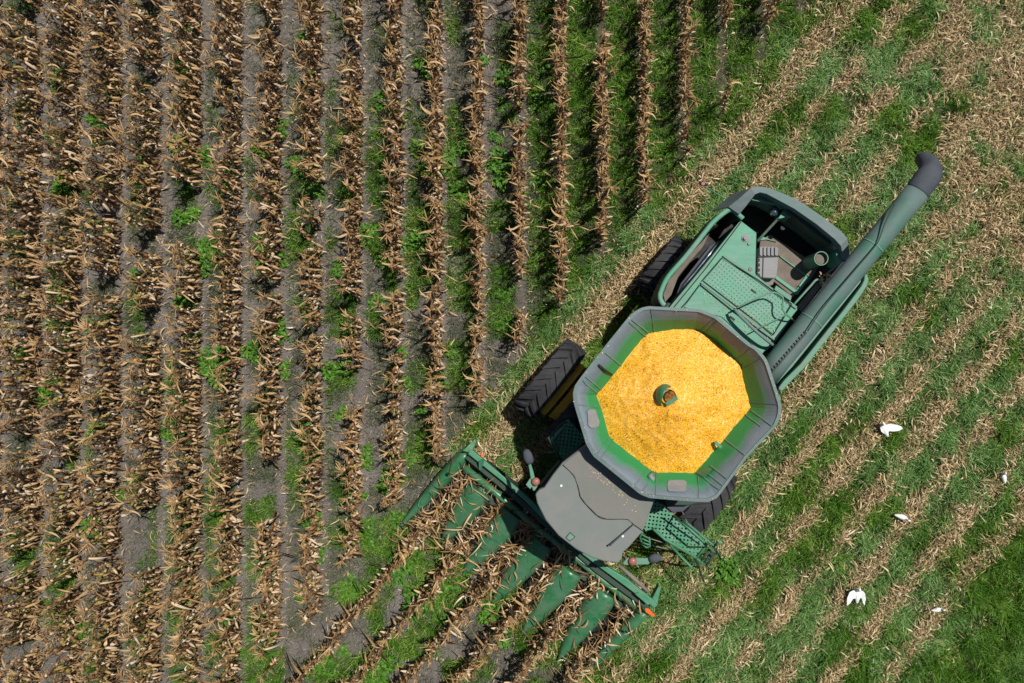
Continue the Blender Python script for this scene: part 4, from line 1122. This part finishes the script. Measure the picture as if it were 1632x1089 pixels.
# leaves dragged over the corn head
r = np.random.default_rng(91)
Cs, Ws, T = [], [], []
def head_z(u, v):
    f = np.clip((u - 3.1) / 2.3, 0, 1)
    return 1.02 - 0.72 * f
for j in range(6):
    v0 = 0.14 + 0.90 * j
    for q in range(240):
        u_ = 3.15 + 2.4 * r.random() ** 0.9
        v_ = v0 + r.normal(0.03, 0.115)
        if r.random() < 0.15: v_ = v0 + r.normal(0.08, 0.28)
        if j == 5 and q > 150: continue
        p_ = UV(u_, v_)
        b = np.array([p_.x, p_.y, head_z(u_, v_) + r.uniform(-0.12, 0.14)])
        pp, wv = leaf(b, r.uniform(0, 6.28), r.uniform(0.16, 0.58), r.uniform(0.005, 0.018), r.uniform(-10, 55), r.uniform(-70, -5), r.normal(0, .7), r.normal(0, 2.2), r.normal(0, 1.2))
        Cs.append(pp); Ws.append(wv); T.append(np.clip(r.normal(0.46, 0.26), 0.0, 0.9))
for q in range(140):       # between head and cab, in the auger trough
    t_ = r.random(); b = np.array(P(760 + 250 * t_ + r.normal(0, 6), 765 + 200 * t_ + r.normal(0, 6), 0.95))
    b[2] = r.uniform(0.8, 1.05)
    pp, wv = leaf(b, r.uniform(0, 6.28), r.uniform(0.12, 0.4), r.uniform(0.008, 0.02), r.uniform(0, 40), r.uniform(-50, -10), r.normal(0, .6), r.normal(0, 1.8), r.normal(0, 1.6))
    Cs.append(pp); Ws.append(wv); T.append(np.clip(r.normal(0.4, 0.2), 0.02, 0.9))
V, F = strips(np.array(Cs), np.array(Ws))
to = link("corn_trash", mesh_np("corn_trash", V, F, {"tint": np.repeat(T, 16)}, smooth=True), M['leaf'])
tag(to, "torn dry corn leaves piled over the green hoods of the corn head", "corn leaves", kind="stuff")

# chaff crumbs on the cab roof and the machine
Cs, Ws, T = [], [], []
for q in range(230):
    if q >= 95:
        if q < 180:
            t_ = r.random(); x = 1125 + 110 * r.random() + r.normal(0, 4); y = 470 + (x - 1125) * 0.62 + r.normal(0, 12); z = 3.2
            if not (1100 < x < 1235 and y < 545): continue
        else:
            k_ = int(r.integers(0, NT)); q_ = R0[k_]; x, y, z = NX + q_.x * FPX / (H - ZR), NY - q_.y * FPX / (H - ZR), ZR + 0.02
            x = TC[0] + (x - TC[0]) * r.uniform(0.965, 0.995); y = TC[1] + (y - TC[1]) * r.uniform(0.965, 0.995)
    elif q < 60:
        t_ = r.random(); x = 938 + 85 * t_ + r.normal(0, 4) - abs(r.normal(0, 6)); y = 738 + 68 * t_ + r.normal(0, 4) + abs(r.normal(0, 6)); z = 3.64
    else: x, y, z = 1315 + r.normal(0, 5), 447 + r.normal(0, 6), 2.95
    b = np.array(P(x, y, z))
    big_ = 1.0 if q < 60 or q >= 95 else 3.0
    pp, wv = leaf(b, r.uniform(0, 6.28), r.uniform(0.01, 0.03) * big_, 0.004 * big_, 0, 0, 0, r.normal(0, 0.5), r.normal(0, 1), 8)
    Cs.append(pp); Ws.append(wv); T.append(r.uniform(0.5, 0.9))
V, F = strips(np.array(Cs), np.array(Ws))
tag(link("chaff", mesh_np("chaff", V, F, {"tint": np.repeat(T, 16)}), M['leaf']), "pale crumbs of chaff lying on the cab roof, deck and tank rim", "chaff", kind="stuff")

# ------------------------------------------------------------------ weeds
def weed_mesh(r, R_, hgt, n):
    Cs, Ws, T = [], [], []
    for i in range(n):
        a = r.uniform(0, 6.28); q = R_ * math.sqrt(r.random()) * (0.75 + 0.35 * math.sin(3 * a + r.uniform(0, .6)))
        b = np.array([q * math.cos(a), q * math.sin(a), hgt * (1 - 0.7 * (q / R_) ** 2) * r.uniform(0.35, 1.0)])
        p, wv = leaf(b, a + r.normal(0, .9), r.uniform(0.045, 0.085), r.uniform(0.013, 0.024), r.uniform(0, 40), r.uniform(-40, 0), r.normal(0, .4), 0, 0, 4)
        Cs.append(p); Ws.append(wv); T.append(np.clip(r.normal(.5, .22), 0, 1))
    V, F = strips(np.array(Cs), np.array(Ws)); T = np.repeat(T, 8)
    ns = 5
    for i in range(ns):
        a = 2 * math.pi * i / ns + r.uniform(0, .5)
        SV, SF = stalk_arrays(hgt * 0.8, (0.6 * R_ * math.cos(a), 0.6 * R_ * math.sin(a)), 0.005, 4, 4)
        F = np.concatenate([F, SF + len(V)]); V = np.concatenate([V, SV]); T = np.concatenate([T, np.full(len(SV), 0.3)])
    me = mesh_np("weed", V, F, {"tint": T}); me.materials.append(M['weed'])
    return me
r = np.random.default_rng(101)
wm = [weed_mesh(r, 0.20, 0.26, 120), weed_mesh(r, 0.26, 0.28, 190), weed_mesh(r, 0.13, 0.18, 60), weed_mesh(r, 0.17, 0.2, 90)]
W = [(430,412,1.1),(345,590,1.15),(330,575,.8),(560,215,.8),(125,1005,1.15),(110,1020,.7),(297,44,.8),(520,1065,1.2),(545,1040,.8),(640,905,1.1),(660,885,.9),(665,960,1.2),(690,945,1),(720,930,1),(735,905,.9),(700,985,.8),(800,1015,.9),(820,1000,.8),(610,1060,1.1),(590,1075,.9),(560,940,.9),(500,830,1),(505,880,.9),(570,790,.9),(580,850,1),(635,830,.9),(625,770,.9),(650,730,.8),(770,950,1),(785,975,1),(795,925,.8),(70,630,1),(48,650,.8),(100,300,.8),(170,290,.9),(322,252,.8),(500,300,.9),(495,275,.7),(582,372,.9),(700,265,1.1),(712,255,.9),(790,262,.8),(785,215,.7),(560,312,.8),(650,390,.8),(310,340,.9),(330,400,1),(320,415,1),(400,560,.8),(450,590,.9),(443,530,1.1),(525,590,.9),(355,560,.8),(620,420,.9),(490,690,1),(495,720,.9),(180,150,.7),(30,560,.7),(265,690,.8),(215,440,.7),(140,840,.8),(190,790,.8),(430,940,.8),(430,890,.7),(365,990,.9),(375,1040,.7),(235,940,.7),(830,310,.7),(760,350,.7),(640,560,.8),(640,610,.9),(700,610,.7),(715,560,.7),(600,480,.8),(540,420,.8),(360,300,.7),(425,195,.6),(445,205,.7),(800,165,.7),(640,195,.7),(690,80,.6),(480,60,.6),(765,100,.6),(870,110,.6),(1160,910,1.0),(1150,890,.8),(580,730,.8),(545,660,.8)]
wr_ = np.random.default_rng(333)
for q in range(64):
    kx = int(wr_.integers(-13, 0)); x_ = ROW * (kx + 0.5) + wr_.normal(0, 0.1); y_ = wr_.uniform(Y0 + 1.5, Y1 - 3.0) 
    if uv_of(x_, y_)[1] < -1.0: W.append((*[float(c_) for c_ in gpx(x_, y_)], float(wr_.uniform(0.5, 1.0))))
prt = lambda py: "upper" if py < 300 else ("middle" if py < 700 else "lower")
for i, (px, py, s) in enumerate(W):
    p = P(px, py, 0.12)
    kv = int(r.integers(0, 4)) if s < 1 else int(r.integers(0, 2))
    o = bpy.data.objects.new("weed", wm[kv]); C.objects.link(o)
    o.location = (p.x, p.y, float(ground_h(np.array(p.x), np.array(p.y))) - 0.01); o.rotation_euler = (0, 0, r.uniform(0, 6.28)); o.scale = (s * 1.35, s * 1.35, s * r.uniform(.8, 1.2))
    u, v = uv_of(p.x, p.y)
    size = "wide" if s * (0.26 if kv == 1 else 0.2) > 0.21 else ("small" if s < 0.75 or kv == 2 else "middling")
    if px > 1100: where = "in the cut grass beside the platform ladder"
    elif v > -0.75: where = f"in front of the corn head, {'nearest the hoods' if u < 5.3 else 'between the slanting rows'}"
    else:
        kk = int(math.floor(p.x / ROW)); a = 6 - kk - 1
        where = f"between the {ORD[max(0, min(15, a))]} and {ORD[max(0, min(15, a + 1))]} upright rows from the right, {prt(py)} part"
    tag(o, f"{size} bright green weed {where}", "weed", f"{size} green weeds {where}")

# ------------------------------------------------------------------ white egrets
def egret(px, py, head, label, wings=(), stand=0.30, scale=1.0, neck_side=0.0):
    p = P(px, py, stand)
    root = bpy.data.objects.new("egret", None); C.objects.link(root)
    root.location = (p.x, p.y, 0); root.rotation_euler = (0, 0, head); root.scale = (scale,) * 3
    tag(root, label, "bird", "white egrets on the harvested strip")
    bm = bmesh.new()
    def add(V, F):
        vs = [bm.verts.new(v) for v in V]
        for f in F:
            bm.faces.new([vs[i] for i in f])
    z = stand / scale
    body = smooth_path([Vector(q) for q in ((-.20, 0, z - .03), (-.10, 0, z - .01), (0, 0, z), (.09, 0, z + .02), (.13, neck_side * .5, z + .07), (.12, neck_side, z + .14), (.15, neck_side, z + .18), (.20, neck_side, z + .18))], 3)
    rad = np.interp(np.linspace(0, 7, len(body)), range(8), [.018, .055, .08, .062, .032, .024, .03, .016])
    add(*tube_arrays(body, [float(a) for a in rad], 12))
    for wpoly in wings:
        top = [Vector((x, y, z + .035 + zz)) for x, y, zz in wpoly]
        n = len(top)
        add([*top, *[q - Vector((0, 0, .022)) for q in top]], [tuple(range(n)), tuple(range(2 * n - 1, n - 1, -1))] + [(i, n + i, n + (i + 1) % n, (i + 1) % n) for i in range(n)])
    bmesh.ops.recalc_face_normals(bm, faces=bm.faces[:])
    me = bpy.data.meshes.new("body"); bm.to_mesh(me); bm.free(); me.materials.append(M['white'])
    b = bpy.data.objects.new("body", me); C.objects.link(b); b.parent = root
    rm = b.modifiers.new("merge", 'REMESH'); rm.mode = 'VOXEL'; rm.voxel_size = 0.011; rm.use_smooth_shade = True
    sm = b.modifiers.new("smooth", 'SMOOTH'); sm.iterations = 2
    def part(name, pts, rr, mat):
        V, F = tube_arrays([Vector(q) for q in pts], rr, 7)
        me = bpy.data.meshes.new(name); me.from_pydata([tuple(v) for v in V], [], F); me.materials.append(mat)
        o = bpy.data.objects.new(name, me); C.objects.link(o); o.parent = root
    part("bill", [(.195, neck_side, z + .18), (.23, neck_side, z + .175), (.265, neck_side, z + .165)], [.012, .008, .002], M['bill'])
    for sgn in (-1, 1):
        part("leg", [(-.02, .025 * sgn, z - .04), (-.035, .027 * sgn, z * .45), (-.02, .027 * sgn, 0.012), (.03, .03 * sgn, 0.008)], [.008, .005, .005, .004], M['bill'])
    return root
wl = lambda sg: [(.09, .03 * sg, 0), (.12, .10 * sg, .03), (.08, .19 * sg, .04), (-.06, .25 * sg, .03), (-.24, .25 * sg, .0), (-.17, .17 * sg, .01), (-.08, .11 * sg, .01), (-.07, .03 * sg, 0)]
wl2 = lambda sg: [(.09, .03 * sg, 0), (.11, .09 * sg, .05), (.06, .14 * sg, .07), (-.07, .16 * sg, .06), (-.25, .14 * sg, .02), (-.17, .10 * sg, .03), (-.07, .08 * sg, .02), (-.07, .03 * sg, 0)]
egret(1366, 948, math.radians(92), "white egret with both wings swept back, lowest of the large white birds", [wl(1), wl2(-1)])
egret(1409, 684, math.radians(120), "white egret stretching one wing to the right on the cut strip", [[(.09, -.03, 0), (.06, -.13, .04), (-.02, -.25, .05), (-.12, -.34, .03), (-.20, -.36, .0), (-.19, -.25, .01), (-.14, -.13, .01), (-.07, -.03, 0)], [(.08, .03, 0), (.08, .08, .03), (.0, .10, .03), (-.08, .07, .0), (-.06, .03, 0)]])
egret(1437, 824, math.radians(-15), "small hunched white egret below the wing stretching egret", (), 0.28, 0.78, -0.03)
egret(1600, 761, math.radians(105), "slim white egret nearest the right edge of the field", (), 0.28, 0.72)
egret(1494, 972, math.radians(10), "tiny white egret at the border of the dense green grass corner", (), 0.26, 0.66, 0.02)
